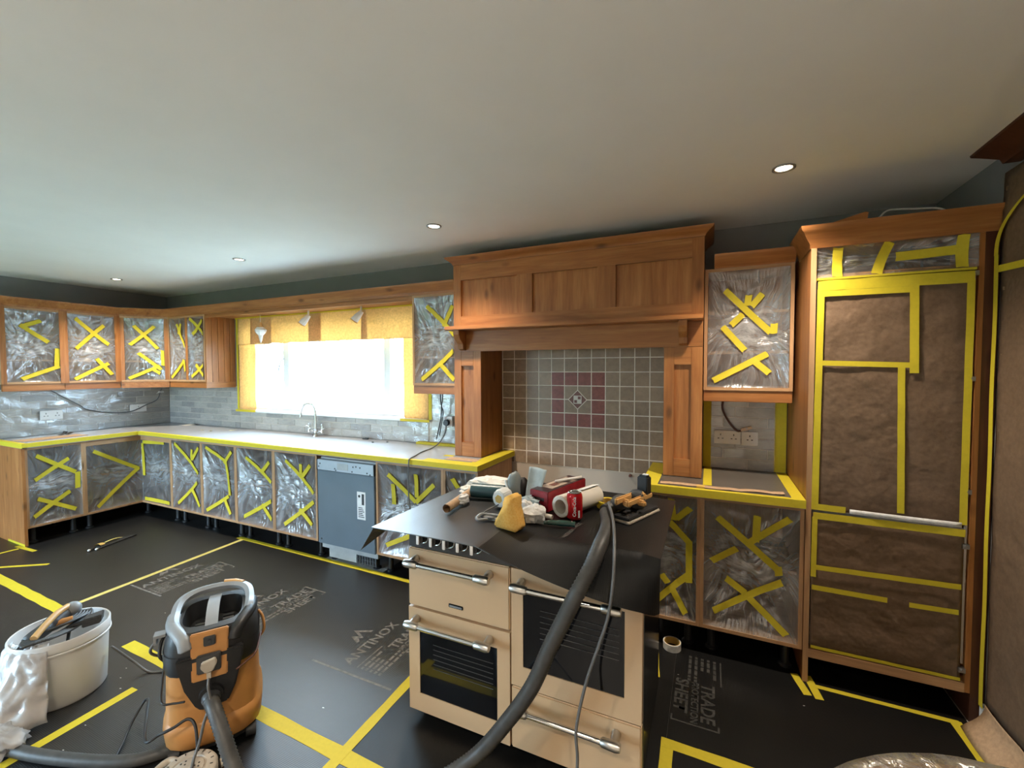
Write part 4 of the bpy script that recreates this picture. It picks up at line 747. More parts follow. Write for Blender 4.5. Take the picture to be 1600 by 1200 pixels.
# ------------------------------------------------------------------ range cooker
CX0, CX1, CF = 4.845, 5.845, -1.575
K = thing('range_cooker', 'cream and black range cooker pulled out into the room', 'cooker', (5.345, -1.27, 0))
put('body', bx(CX0 + 0.004, CX1 - 0.004, CF + 0.035, -0.965, 0.04, 0.89), 'black_enamel', K, bevel=0.003)
put('hob_top', bx(CX0, CX1, CF + 0.0, -0.96, 0.8905, 0.907), 'black_enamel', K, bevel=0.004)
put('control_panel', MB().prism([(CF + 0.002, 0.778), (CF + 0.034, 0.778), (CF + 0.034, 0.890), (CF + 0.008, 0.890)], lambda p, q, x: (x, p, q), CX0 + 0.002, CX1 - 0.002), 'black_enamel', K, bevel=0.002)
for i in range(9):
    x = 4.928 + i * 0.0655 + (0.14 if i > 4 else 0)
    k = put('control_knob', MB().lathe([(0, -0.03), (0.018, -0.03), (0.021, -0.024), (0.023, 0.0), (0.026, 0.004), (0, 0.004)], 20, (x, CF - 0.001, 0.832), 'y'), 'black_plastic', K, smooth='auto')
    put('knob_grip', bx(x - 0.007, x + 0.007, CF - 0.045, CF - 0.0305, 0.812, 0.852), 'chrome', k, bevel=0.002)
    put('knob_ring', MB().lathe([(0.0245, -0.006), (0.029, -0.004), (0.029, 0.003), (0.0245, 0.003), (0.0245, -0.006)], 22, (x, CF - 0.001, 0.832), 'y'), 'chrome', k, smooth=True)
put('clock_display', bx(5.275, 5.34, CF - 0.0012, CF + 0.003, 0.82, 0.845), 'oven_glass', K); put('panel_lettering', bx(5.40, 5.445, CF + 0.0005, CF + 0.003, 0.796, 0.802), 'grey_plastic', K)
def handle(parent, x0, x1, z):
    h = put('handle', MB().tube([(x0 + 0.02, CF - 0.058, z), (x1 - 0.02, CF - 0.058, z)], 0.0105, 14), 'chrome', parent, smooth='auto')
    for x, s in ((x0, 1), (x1, -1)):
        put('handle_end', MB().tube([(x - s * 0.012, CF - 0.058, z), (x + s * 0.002, CF - 0.058, z), (x + s * 0.05, CF - 0.058, z), (x + s * 0.056, CF - 0.058, z)], [0.014, 0.018, 0.016, 0.012], 14).tube([(x + s * 0.012, CF - 0.058, z), (x + s * 0.012, CF - 0.003, z)], [0.013, 0.017], 12), 'brushed_steel', h, smooth='auto')
def door(name, x0, x1, z0, z1, win, hz, label):
    if win:
        a, b_, c, e = win; mb = MB(); mb.box(x0, a, CF, CF + 0.034, z0, z1); mb.box(b_, x1, CF, CF + 0.034, z0, z1); mb.box(a, b_, CF, CF + 0.034, z0, c); mb.box(a, b_, CF, CF + 0.034, e, z1)
    else: mb = bx(x0, x1, CF, CF + 0.034, z0, z1)
    d = put(name, mb, 'cream_enamel', K, bevel=0.0 if win else 0.005); d['label'] = label
    if win:
        put('oven_window', bx(a + 0.0005, b_ - 0.0005, CF + 0.003, CF + 0.02, c + 0.0005, e - 0.0005), 'oven_glass', d)
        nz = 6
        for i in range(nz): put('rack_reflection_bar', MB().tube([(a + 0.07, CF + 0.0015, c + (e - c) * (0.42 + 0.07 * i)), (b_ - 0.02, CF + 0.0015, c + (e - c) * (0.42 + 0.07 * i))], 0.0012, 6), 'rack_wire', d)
    handle(d, x0 + 0.035, x1 - 0.075, hz); return d
g = door('grill_door', CX0, 5.338, 0.516, 0.774, None, 0.730, 'plain cream grill door'); put('badge', bx(5.055, 5.125, CF - 0.004, CF + 0.001, 0.551, 0.567), 'black_enamel', g, bevel=0.002); put('badge_plate', bx(5.060, 5.120, CF - 0.0055, CF - 0.0041, 0.555, 0.563), 'dull_metal', g)
door('oven_door', CX0, 5.338, 0.047, 0.508, (4.902, 5.282, 0.128, 0.432), 0.463, 'left oven door with dark window')
door('oven_door', 5.345, CX1, 0.305, 0.774, (5.395, 5.785, 0.386, 0.700), 0.727, 'tall right oven door with dark window')
door('storage_drawer', 5.345, CX1, 0.047, 0.298, None, 0.250, 'plain cream storage drawer')
for x in (4.9, 5.79):
    for y in (-1.5, -1.03): leg(K, x, y, 0.045)
put('side_trim', bx(CX1 - 0.0035, CX1 - 0.0005, CF + 0.04, CF + 0.06, 0.05, 0.88), 'dark_grey_plastic', K)
# corrugated sheet draped over the cooker
SH = 0.911
def sheet_pt(a, b):
    """a across the cooker (0 left .. 1 right), b from the back (0) to the front edge (1)"""
    x = 4.80 + 1.105 * a; yb = -0.80 - 0.10 * a; yf = -1.73 - 0.005 * a; 
    y = yb + (yf - yb) * b; z = SH + 0.004 * (math.sin(a * 5) ** 2)
    lift = max(0, (0.10 - a) / 0.10); z += -0.015 * lift * (1 - b)
    drop = max(0.0, min(1.0, (a - 0.44) / 0.56)); L = 0.168; f0 = (-1.585 - yb) / (yf - yb); o = max(0, (b - f0) / (1 - f0))
    if o > 0:
        ang = math.asin(min(0.999, drop)); y = -1.585 - math.cos(ang) * L * o - 0.022 * drop * min(1, o * 4); z -= math.sin(ang) * L * o
    if a > 0.95: z -= 0.25 * (a - 0.95) * max(0, b - 0.3)
    return (x, y, z)
S_ = thing('cooker_cover_sheet', 'left corrugated cover sheet on the cooker, shining blue with window light', 'protection sheet', (5.07, -1.27, SH), 0, 'black cover sheets on the cooker')
put('sheet', MB().slab(40, 44, lambda a, b: sheet_pt(0.49 * a, b), (0, 0.0004, 0.003)), 'cooker_sheet', S_, smooth='auto')
S2 = thing('cooker_cover_sheet', 'right black cover sheet drooping over the cooker front and oven handle', 'protection sheet', (5.60, -1.27, SH), 0, 'black cover sheets on the cooker')
put('sheet', MB().slab(46, 44, lambda a, b: tuple(Vector(sheet_pt(0.452 + 0.548 * a, b)) + Vector((0.03 * (1 - b) * (1 - a), -0.0015 * b, 0.0034))), (0, 0.0004, 0.0025)), 'matt_sheet', S2, smooth='auto')
# folded corner hanging at the left front
put('folded_corner', MB().slab(6, 6, lambda a, b: (4.801 - 0.004 - 0.055 * a * (1 - b), -1.735 + 0.30 * b - 0.02 * a, 0.908 - 0.10 * a * (1 - b)), (0.002, 0, 0.001)), 'cooker_sheet', S_)
m = Matrix.Translation(-Vector((5.60, -1.27, SH))) @ Matrix.Translation((5.56, -1.56, SH + 0.0112)) @ Matrix.Rotation(math.radians(84), 4, 'Z')
text_part('printed_text', 'ANTINOX TRADE', 0.022, 'sheet_print', S2, m)

# ------------------------------------------------------------------ things on the cooker sheet
ZS = SH + 0.0108
def vec(ang): return Vector((math.cos(ang), math.sin(ang), 0))
# cardboard tube
t = thing('cardboard_tube', 'brown cardboard tube lying near the left edge of the cooker sheet', 'tube', (4.99, -1.37, ZS))
a, b = Vector((4.998, -1.50, ZS + 0.019)), Vector((4.965, -1.235, ZS + 0.019))
mb = MB(); mb.tube([a, b], 0.019, 18, caps=False); mb.tube([b, a], 0.0165, 18, caps=False)
put('tube', mb, 'cardboard', t, smooth=True, fix=False); put('torn_paper', MB().blob((4.997, -1.36, ZS + 0.022), (0.023, 0.04, 0.02), 0.7, 4, 12, 8, 3), 'white_paper', t)
# green bin-bag roll
t = thing('bag_roll', 'dark green roll of bags lying on the cooker sheet', 'roll', (5.06, -1.26, ZS))
a, b = Vector((4.98, -1.245, ZS + 0.034)), Vector((5.15, -1.215, ZS + 0.034)); put('roll', MB().tube([a, a + (b - a) * 0.02, b - (b - a) * 0.02, b], [0.029, 0.034, 0.034, 0.029], 20), 'green_roll', t, smooth='auto'); put('core', MB().tube([a - (b - a) * 0.03, a], 0.012, 12), 'cardboard', t)
solo('crumpled_cloth', 'crumpled off-white rag behind the green roll', 'cloth', MB().blob((5.02, -1.10, ZS + 0.027), (0.125, 0.07, 0.038), 0.45, 2.0, 22, 12, 5), 'cloth_white', loc=(5.02, -1.10, ZS))
solo('crumpled_cloth', 'thin white cloth end trailing beside the cardboard tube', 'cloth', MB().blob((4.93, -1.17, ZS + 0.014), (0.05, 0.06, 0.016), 0.6, 3, 20, 10, 8), 'cloth_white', loc=(4.93, -1.17, ZS))
# respirator mask
t = thing('respirator_mask', 'white and grey half-face respirator mask standing among the tools', 'respirator', (5.19, -1.30, ZS))
put('filter_cartridge', MB().tube([(5.185, -1.36, ZS + 0.045), (5.19, -1.335, ZS + 0.045), (5.20, -1.30, ZS + 0.05)], [0.038, 0.045, 0.042], 8), 'mask_white', t, bevel=0.004); put('filter_slot', MB().tube([(5.1845, -1.3625, ZS + 0.045), (5.1848, -1.3605, ZS + 0.045)], [0.019, 0.02], 6), 'tape_core', t)
put('face_piece', MB().blob((5.215, -1.25, ZS + 0.075), (0.036, 0.05, 0.075), 0.12, 2, 20, 14, 2), 'mask_grey', t, smooth=True); put('seal', MB().tube(spline([(5.185, -1.285, ZS + 0.115), (5.20, -1.295, ZS + 0.08), (5.225, -1.30, ZS + 0.04), (5.245, -1.30, ZS + 0.01)]), 0.007, 8), 'mask_white', t, smooth=True)
put('exhale_valve', MB().blob((5.245, -1.22, ZS + 0.06), (0.027, 0.045, 0.06), 0.1, 2, 16, 10, 4), 'black_rubber', t, smooth=True); put('strap', MB().tube(spline([(5.185, -1.36, ZS + 0.02), (5.15, -1.42, ZS + 0.004), (5.17, -1.47, ZS + 0.004), (5.20, -1.46, ZS + 0.01)]), 0.003, 6), 'grey_cable', t, smooth=True)
# safety goggles
t = thing('safety_goggles', 'small grey goggles lying flat left of the yellow sponge', 'goggles', (5.215, -1.50, ZS))
put('frame', MB().tube(spline([(5.165, -1.53, ZS + 0.012), (5.175, -1.50, ZS + 0.02), (5.205, -1.485, ZS + 0.016), (5.245, -1.475, ZS + 0.014), (5.262, -1.49, ZS + 0.01), (5.24, -1.505, ZS + 0.007), (5.21, -1.51, ZS + 0.007), (5.18, -1.54, ZS + 0.007), (5.165, -1.53, ZS + 0.012)]), 0.006, 8), 'grey_plastic', t, smooth=True)
put('lens', MB().blob((5.21, -1.498, ZS + 0.009), (0.042, 0.018, 0.008), 0.1, 2, 16, 8), 'dark_grey_plastic', t, smooth=True)
# sponge
sp = [(-0.062, 0), (0.062, 0), (0.060, 0.022), (0.040, 0.075), (0.024, 0.108), (0.030, 0.135), (0.012, 0.152), (-0.018, 0.148), (-0.032, 0.125), (-0.030, 0.098), (-0.052, 0.045), (-0.066, 0.018)]
ax_ = vec(math.radians(-14)); nx = vec(math.radians(-14 + 90))
def spt(p, q, d): v = Vector((5.325, -1.555, ZS)) + ax_ * (p * 0.92) + nx * (d + 0.28 * q * 0.6) + Vector((0, 0, q * 0.86)); return tuple(v)
solo('sponge', 'large yellow car sponge standing at the front of the cooker sheet', 'sponge', MB().prism(sp, spt, -0.028, 0.042), 'sponge', loc=(5.325, -1.555, ZS), bevel=0.009, smooth=True)
# blue-grey cloth stood up and white crumples
t = thing('blue_wipe', 'pale blue-grey sheet of cloth standing upright behind the sponge', 'cloth', (5.27, -1.25, ZS))
def bw(a, b_): u = -0.037 + 0.074 * a; return (5.312 + u * (0.8 + 0.35 * b_), -1.29 + 0.10 * b_ + 0.01 * math.sin(a * 5) + u * 0.2, ZS + 0.012 + 0.155 * b_ - 0.01 * a * b_)
put('sheet', MB().slab(10, 14, bw, (0.001, 0.003, 0)), 'cloth_blue', t, smooth=True); put('crumpled_base', MB().blob((5.31, -1.33, ZS + 0.025), (0.055, 0.05, 0.038), 0.5, 3, 20, 12, 6), 'cloth_blue', t)
solo('crumpled_tissue', 'crumpled white tissue right of the yellow sponge', 'tissue', MB().blob((5.385, -1.425, ZS + 0.026), (0.048, 0.05, 0.036), 0.42, 1.8, 16, 10, 9), 'white_paper', loc=(5.385, -1.425, ZS))
solo('crumpled_tissue', 'second white tissue lump between sponge and blue cloth', 'tissue', MB().blob((5.335, -1.40, ZS + 0.035), (0.03, 0.03, 0.035), 0.4, 1.8, 14, 9, 12), 'white_paper', loc=(5.335, -1.40, ZS))
# red box
t = thing('red_box', 'glossy dark red cardboard box with pictures on its lid', 'box', (5.40, -1.145, ZS), math.radians(-15))
def loc_box(*a): return bx(*a)
put('carton', loc_box(-0.05, 0.05, -0.165, 0.165, 0.0005, 0.088), 'red_card', t, local=True, bevel=0.003)
lid = put('lid_print', loc_box(-0.047, 0.047, -0.16, 0.16, 0.0882, 0.0892), 'dark_card', t, local=True)
put('picture', loc_box(-0.040, 0.030, -0.10, 0.03, 0.0893, 0.0898), 'picture_card', lid, local=True); put('picture', loc_box(-0.020, 0.012, -0.06, -0.005, 0.0899, 0.0903), 'ink_brown', lid, local=True)
for k in range(4): put('picture', loc_box(-0.040 + k * 0.02, -0.027 + k * 0.02, 0.06, 0.125, 0.0893, 0.0898), 'picture_card', lid, local=True)
put('side_print', loc_box(-0.03, 0.03, -0.1662, -0.1652, 0.045, 0.06), 'dark_card', t, local=True)
solo('white_rod', 'thin white rod resting on the lid of the red box', 'rod', MB().tube([(5.385, -1.15, ZS + 0.0975), (5.44, -1.07, ZS + 0.0975), (5.475, -1.02, ZS + 0.0975)], 0.007, 8), 'white_plastic', smooth=True)
# paper roll
t = thing('paper_roll', 'fat roll of white paper lying behind the red can', 'paper roll', (5.52, -1.22, ZS))
a, b = Vector((5.475, -1.355, ZS + 0.047)), Vector((5.568, -1.115, ZS + 0.047)); d_ = (b - a)
mb = MB(); mb.tube([a + d_ * 0.0, a + d_ * 0.01, b - d_ * 0.01, b], [0.044, 0.047, 0.047, 0.045], 28, caps=False); mb.tube([b, a], 0.03, 28, caps=False)
n_ = 28
put('roll', mb, 'roll_paper', t, smooth='auto', fix=False)
def ring(c, dr, r0, r1, n=28):
    d = dr.normalized(); u = d.orthogonal().normalized(); w = d.cross(u); vs = [c + (u * math.cos(2 * math.pi * k / n) + w * math.sin(2 * math.pi * k / n)) * r for r in (r0, r1) for k in range(n)]
    return MB().add(vs, [(k, (k + 1) % n, n + (k + 1) % n, n + k) for k in range(n)])
put('roll_end', ring(a, d_, 0.03, 0.044), 'white_paper', t, fix=False); put('roll_end', ring(b, d_, 0.03, 0.045), 'white_paper', t, fix=False)
put('loose_edge', MB().slab(4, 3, lambda p, q: tuple(b + Vector((0, 0, 0.047)) - d_ * (0.5 * p) + Vector((0.02 * q, -0.008 * q, 0.004 * q))), (0, 0, 0.0008)), 'white_paper', t)
# drink can
t = thing('drink_can', 'red soft drink can standing in front of the paper roll', 'can', (5.535, -1.345, ZS))
cc = (5.535, -1.345, ZS)
put('can_body', MB().lathe([(0, 0.004), (0.024, 0.004), (0.026, 0.0), (0.032, 0.008), (0.033, 0.016), (0.033, 0.098), (0.031, 0.106), (0.0275, 0.113)], 32, cc), 'red_can', t, smooth=True)
put('can_rim', MB().lathe([(0.0275, 0.113), (0.0285, 0.116), (0.027, 0.118), (0.0255, 0.115), (0.0, 0.114)], 32, cc), 'chrome', t, smooth='auto'); put('ring_pull', MB().lathe([(0.005, 0.1145), (0.011, 0.1145), (0.011, 0.1165), (0.005, 0.1165), (0.005, 0.1145)], 14, (5.535, -1.352, ZS)), 'dull_metal', t)
def wrap_text(parent, body, size, r, ang0, z, mat, bold, vertical, squeeze=1.0):
    me = text_mesh(body, size, bold); bm = bmesh.new(); bm.from_mesh(me); bmesh.ops.triangulate(bm, faces=bm.faces[:]); bm.to_mesh(me); bm.free()
    for v in me.vertices:
        x, y = v.co.x * squeeze, v.co.y
        if vertical: x, y = -y, x
        a = ang0 + x / r; v.co = (r * math.cos(a), r * math.sin(a), z + y)
    me.materials.append(MATS[mat]); o = link(bpy.data.objects.new('can_lettering', me)); o.parent = parent
wrap_text(t, 'Coca-Cola', 0.019, 0.0335, math.radians(-65), 0.02, 'print_white', 0.0006, True); 
put('can_label', MB().slab(6, 1, lambda a, b_: (5.535 + 0.0334 * math.cos(math.radians(-48 + 14 * a)), -1.345 + 0.0334 * math.sin(math.radians(-48 + 14 * a)), ZS + 0.015 + 0.03 * b_), (0.0003, -0.0003, 0)), 'print_white', t)
# utility knife and paint brush handle
t = thing('utility_knife', 'dark green handled knife in front of the red can', 'knife', (5.50, -1.45, ZS))
put('grip', MB().tube(spline([(5.565, -1.44, ZS + 0.012), (5.52, -1.448, ZS + 0.013), (5.47, -1.455, ZS + 0.011), (5.44, -1.46, ZS + 0.009)]), [0.011] * 4 + [0.012] * 8 + [0.010] * 8 + [0.007] * 5, 10), 'green_plastic', t, smooth='auto'); put('blade', MB().box(5.39, 5.44, -1.463, -1.461, ZS + 0.001, ZS + 0.016), 'dull_metal', t); put('rivet', MB().lathe([(0, 0.0), (0.004, 0.0), (0.003, 0.003), (0, 0.003)], 10, (5.553, -1.443, ZS + 0.023)), 'chrome', t)
solo('brush_handle', 'pale wooden brush handle beside the white tissue', 'brush', MB().tube(spline([(5.395, -1.385, ZS + 0.012), (5.43, -1.395, ZS + 0.013), (5.455, -1.40, ZS + 0.012)]), 0.010, 10), 'roll_paper', smooth='auto')
# roll of yellow tape on the sheet, and one on the floor
def tape_roll(label, c, r0, r1, h, mat, core, tilt=(0, 0)):
    t = thing('tape_roll', label, 'tape roll', c); t.rotation_euler = (tilt[0], tilt[1], 0)
    put('tape', MB().lathe([(r0, 0), (r1, 0), (r1, h), (r0, h), (r0, 0)], 32), mat, t, smooth='auto', local=True); put('cardboard_core', MB().lathe([(r0 - 0.003, 0.001), (r0, 0.001), (r0, h - 0.001), (r0 - 0.003, h - 0.001), (r0 - 0.003, 0.001)], 32), core, t, smooth='auto', local=True)
tape_roll('roll of yellow tape on the cooker sheet beside the sander', (5.632, -1.13, ZS), 0.042, 0.052, 0.030, 'yellow_tape', 'tape_core')
tape_roll('nearly empty white tape roll on the dark floor under the right cabinet', (5.875, -0.59, 0.004), 0.042, 0.047, 0.038, 'white_paper', 'tape_core')
# orbital sander with rectangular pad
t = thing('orbital_sander', 'gold and black orbital sander with rectangular pad on the cooker sheet', 'sander', (5.765, -1.19, ZS), math.radians(-22))
put('pad', bx(-0.048, 0.048, -0.135, 0.12, 0.0005, 0.012), 'reel_plastic', t, local=True, bevel=0.003); put('pad_plate', bx(-0.043, 0.043, -0.13, 0.115, 0.0122, 0.024), 'black_plastic', t, local=True, bevel=0.003)
put('motor_head', MB().lathe([(0, 0.10), (0.022, 0.098), (0.034, 0.085), (0.036, 0.06), (0.034, 0.03), (0.03, 0.024), (0, 0.024)], 20, (-0.015, 0.03, 0)), 'dark_grey_plastic', t, local=True, smooth='auto')
put('shroud', MB().box(-0.036, -0.020, -0.12, 0.115, 0.062, 0.092).box(0.006, 0.020, -0.10, 0.105, 0.058, 0.086).box(-0.036, 0.020, 0.02, 0.045, 0.074, 0.096).box(-0.03, 0.016, -0.075, -0.055, 0.05, 0.08).box(0.012, 0.052, -0.022, -0.002, 0.05, 0.074), 'gold_plastic', t, local=True, bevel=0.006)
put('nose', MB().blob((-0.048, -0.055, 0.058), (0.032, 0.05, 0.034), 0.06, 2, 20, 12), 'hose_grey', t, local=True, smooth=True)
put('top_handle', MB().box(-0.030, 0.018, 0.055, 0.095, 0.06, 0.155).box(-0.026, 0.014, 0.06, 0.09, 0.155, 0.162), 'black_plastic', t, local=True, bevel=0.006)
put('screen_tip', bx(-0.012, 0.012, 0.068, 0.085, 0.1622, 0.166), 'white_plastic', t, local=True)
put('dust_outlet', MB().tube(spline([(-0.055, 0.0, 0.05), (-0.062, -0.04, 0.045), (-0.066, -0.09, 0.04), (-0.066, -0.14, 0.035)]), 0.026, 14), 'hose_grey', t, local=True, smooth='auto')
for x, y in ((0.02, -0.06), (0.025, -0.03), (0.02, -0.10)): put('pad_screw', MB().lathe([(0, 0.03), (0.006, 0.03), (0.006, 0.0242), (0, 0.0242)], 10, (x, y, 0)), 'chrome', t, local=True)
# vacuum hose from the vacuum's port over the floor and up to the sander
def ribbed(pts, r, n=10, rib=0.0012, step=0.006):
    P_ = spline(pts, n); out = [P_[0]]; acc = 0
    L = [0]
    for p, q in zip(P_, P_[1:]): L.append(L[-1] + (q - p).length)
    tot = L[-1]; k = 0; res = []; N = int(tot / step)
    for i in range(N + 1):
        s_ = tot * i / N
        while k < len(L) - 2 and L[k + 1] < s_: k += 1
        f_ = (s_ - L[k]) / max(1e-9, L[k + 1] - L[k]); res.append(P_[k].lerp(P_[k + 1], min(1, f_)))
    return MB().tube(res, [r + (rib if i % 2 else -rib) for i in range(len(res))], 14)
hose = thing('vacuum_hose', 'long ribbed grey hose running from vacuum over the cooker front to sander', 'hose', (4.9, -2.1, 0))
HP = [(4.275, -2.082, 0.257), (4.33, -2.10, 0.245), (4.40, -2.115, 0.19), (4.47, -2.125, 0.11), (4.56, -2.14, 0.04), (4.72, -2.20, 0.028), (4.88, -2.24, 0.028), (5.03, -2.08, 0.03), (5.17, -1.85, 0.07), (5.29, -1.765, 0.15), (5.402, -1.75, 0.298), (5.50, -1.75, 0.457), (5.57, -1.752, 0.622), (5.626, -1.757, 0.745), (5.665, -1.765, 0.83), (5.695, -1.71, 0.895), (5.708, -1.62, 0.942), (5.705, -1.52, 0.951), (5.690, -1.42, 0.951), (5.670, -1.345, 0.953), (5.657, -1.305, 0.954)]
put('ribbed_tube', ribbed(HP, 0.0255, rib=0.0018, step=0.0065), 'hose_grey', hose, smooth=True)
cable('thin grey power lead hanging from the sander down the cooker front', [(5.665, -1.29, 0.993), (5.71, -1.43, 0.988), (5.752, -1.60, 0.972), (5.778, -1.745, 0.90), (5.765, -1.755, 0.778), (5.733, -1.755, 0.666), (5.691, -1.75, 0.527), (5.66, -1.75, 0.365), (5.664, -1.75, 0.248), (5.65, -1.79, 0.10), (5.55, -1.98, 0.009), (5.2, -2.3, 0.009)], 0.0052, 'grey_cable')

# ------------------------------------------------------------------ floor protection sheets with print, floor tape
def floor_sheet(label, x0, x1, y0, y1, z=0.0002, mat='protection_sheet'):
    return solo('floor_protection_sheet', label, 'protection sheet', bx(x0, x1, y0, y1, z, z + 0.0024), mat, 'black floor protection sheets', loc=((x0 + x1) / 2, (y0 + y1) / 2, 0))
G = 0.0003
sA = floor_sheet('printed black floor sheet in the middle, between vacuum and dishwasher', 2.2 + G, 4.70 - G, -1.83 + G, -0.03)  # floor sheets run back under the units, black standing in for shade there
sB = floor_sheet('black floor sheet in the far left corner by the corner cabinets', 0.02, 2.2 - G, -1.83 + G, -0.03)
sC = floor_sheet('black floor sheet under the range cooker', 4.70 + G, 5.90 - G, -1.83 + G, -0.03, mat='matt_sheet')
sF = floor_sheet('black floor sheet in front of the tall fridge housing', 5.90 + G, 7.095, -1.25 + G, -0.03, mat='matt_sheet')
floor_sheet('black floor sheet at the bottom right by the wrapped table', 5.90 + G, 7.08, -2.6, -1.25 - G, mat='matt_sheet')
floor_sheet('black floor sheet under the white bucket', 1.0, 3.53 - G, -3.03, -1.83 - G)
sE = floor_sheet('black floor sheet under the vacuum and extension reel', 3.53 + G, 5.90 - G, -3.03, -1.83 - G)
def print_block(s, x, y, ang=math.pi / 2, parts=(1, 1, 1, 1), sc=1.0, ink='sheet_print'):
    """printed trade-sheet lettering; baseline runs along ang from (x, y)"""
    base = Matrix.Translation(-Vector(s.location)) @ Matrix.Translation((x, y, 0.0031)) @ Matrix.Rotation(ang, 4, 'Z') @ Matrix.Scale(sc, 4)
    T_ = lambda a, b: base @ Matrix.Translation((a, b, 0))
    tp = lambda body, size, a, b, bold=0.0, sq=1.0: text_part('printed_text', body, size, ink, s, T_(a, b), bold, 'LEFT', sq)
    if parts[0]: tp('ANTINOX', 0.088, 0, 0, 0.0018, 0.98)
    if parts[1]:
        tp('TRADE', 0.082, 0.20, -0.135, 0.0020, 1.0); tp('PROTECTION', 0.044, 0.205, -0.178, 0.0010, 1.0); tp('SHEET', 0.082, 0.20, -0.250, 0.0020, 1.0)
        put('printed_rule', MB().add([tuple(base @ Vector((px, py, 0))) for px, py in ((0.455, 0.0 - 0.06), (0.49, -0.06), (0.49, -0.26), (0.455, -0.26), (0.455, -0.252), (0.482, -0.252), (0.482, -0.068), (0.455, -0.068))], [(0, 1, 6, 7), (1, 2, 5, 6), (2, 3, 4, 5)]), ink, s, local=True, fix=False)
    if parts[2]:
        put('printed_logo', MB().add([tuple(base @ Vector((px, py, 0))) for px, py in ((0.15, 0.10), (0.185, 0.175), (0.205, 0.135), (0.235, 0.205), (0.285, 0.10), (0.265, 0.10), (0.235, 0.165), (0.205, 0.10), (0.19, 0.125), (0.172, 0.10))], [(0, 1, 2, 8, 9), (2, 3, 6, 7, 8), (3, 4, 5, 6)]), ink, s, local=True, fix=False)
    if parts[3]:
        put('printed_rule', MB().add([tuple(base @ Vector((px, py, 0))) for px, py in ((0.0, -0.045), (0.19, -0.045), (0.19, -0.052), (0.0, -0.052))], [(0, 3, 2, 1)]), ink, s, local=True, fix=False)
        for k, ln in enumerate((0.13, 0.09, 0.11, 0.21, 0.19)):   # small print, too small to read: short dashes
            u0 = 0.0
            while u0 < ln:
                w_ = 0.018 + 0.012 * ((k * 3 + int(u0 * 100)) % 3); y0 = -0.070 - 0.029 * k
                put('printed_dash', MB().add([tuple(base @ Vector(q)) for q in ((u0, y0 - 0.014, 0), (u0 + w_, y0 - 0.014, 0), (u0 + w_, y0, 0), (u0, y0, 0))], [(0, 1, 2, 3)]), ink, s, local=True, fix=False); u0 += w_ + 0.007
print_block(sA, 4.345, -1.43); print_block(sA, 3.375, -1.43); print_block(sA, 2.40, -1.43)
print_block(sF, 6.165, -0.62, math.radians(-90), (0, 1, 0, 1), 1.0, 'shaded_print')
for x0, x1, y in ((4.13, 4.66, -1.481), (2.26, 2.64, -1.44)):
    put('printed_rule', bx(x0 - sA.location.x, x1 - sA.location.x, y - 0.008 - sA.location.y, y + 0.004 - sA.location.y, 0.0027, 0.0031), 'sheet_print', sA, local=True)
def floor_tape(label, p, q, w=0.05, z=0.0034, mat='yellow_tape'):
    p, q = Vector((*p, 0)), Vector((*q, 0)); d = (q - p).normalized(); n = Vector((-d.y, d.x, 0)) * w / 2; m = int((q - p).length / 0.12) + 1
    return solo('tape_strip', label, 'masking tape', MB().slab(m, 1, lambda a, b: tuple(p + (q - p) * a + n * (2 * b - 1) * (1 + 0.06 * math.sin(a * 40)) + Vector((0, 0, z))), (0, 0, -0.0005)), mat, 'yellow tape on the floor sheets', loc=tuple((p + q) / 2))
floor_tape('broad yellow tape on the floor left of the bucket, running to the photo edge', (0.9, -1.787), (2.30, -1.81), 0.062)
floor_tape('broad yellow floor tape between the bucket and the vacuum, passing under both', (3.06, -1.815), (5.5, -1.862), 0.062)
floor_tape('long yellow floor tape from behind the bucket towards the third base cabinet', (2.235, -1.76), (2.178, -0.555), 0.04, 0.004, 'pale_tape')
floor_tape('long yellow floor tape running along in front of the sink cabinets', (2.10, -0.548), (4.66, -0.585), 0.042, 0.0046)
floor_tape('yellow floor tape running from the vacuum side to the cooker corner', (4.715, -1.92), (4.693, -0.62), 0.048, 0.0042)
floor_tape('short diagonal yellow floor tape at the left edge of the photo', (0.92, -1.75), (1.25, -1.53), 0.03)
floor_tape('yellow floor tape in front of the bucket, ending in mid floor', (3.545, -2.62), (3.515, -1.99), 0.045)
floor_tape('yellow floor tape beside the cooker under the right base cabinet', (5.775, -0.50), (5.822, -0.86), 0.03, 0.0034)
floor_tape('yellow floor tape at lower right heading towards the camera', (5.905, -1.225), (5.92, -2.3), 0.05, 0.0036)
floor_tape('yellow floor tape at lower right running towards the wrapped table', (5.885, -1.25), (7.05, -1.262), 0.05, 0.0042)
floor_tape('short yellow floor tape left of the fridge housing panel', (6.455, -0.55), (6.49, -0.695), 0.034)
floor_tape('short yellow floor tape right of the fridge housing panel', (6.512, -0.54), (6.535, -0.705), 0.034)
floor_tape('yellow floor tape along the front of the fridge housing', (6.53, -0.612), (7.06, -0.618), 0.026, 0.0044)
floor_tape('yellow floor tape along the right wall skirting paper', (7.045, -0.61), (7.06, -1.5), 0.045, 0.0050)
floor_tape('yellow floor tape round the foot of the oak end panel', (0.50, -1.48), (0.80, -1.462), 0.03)
floor_tape('thin yellow floor tape leading away from the oak end panel', (0.60, -1.50), (0.585, -1.72), 0.03, 0.0046)
rnd = random.Random(11)
fl = MB()
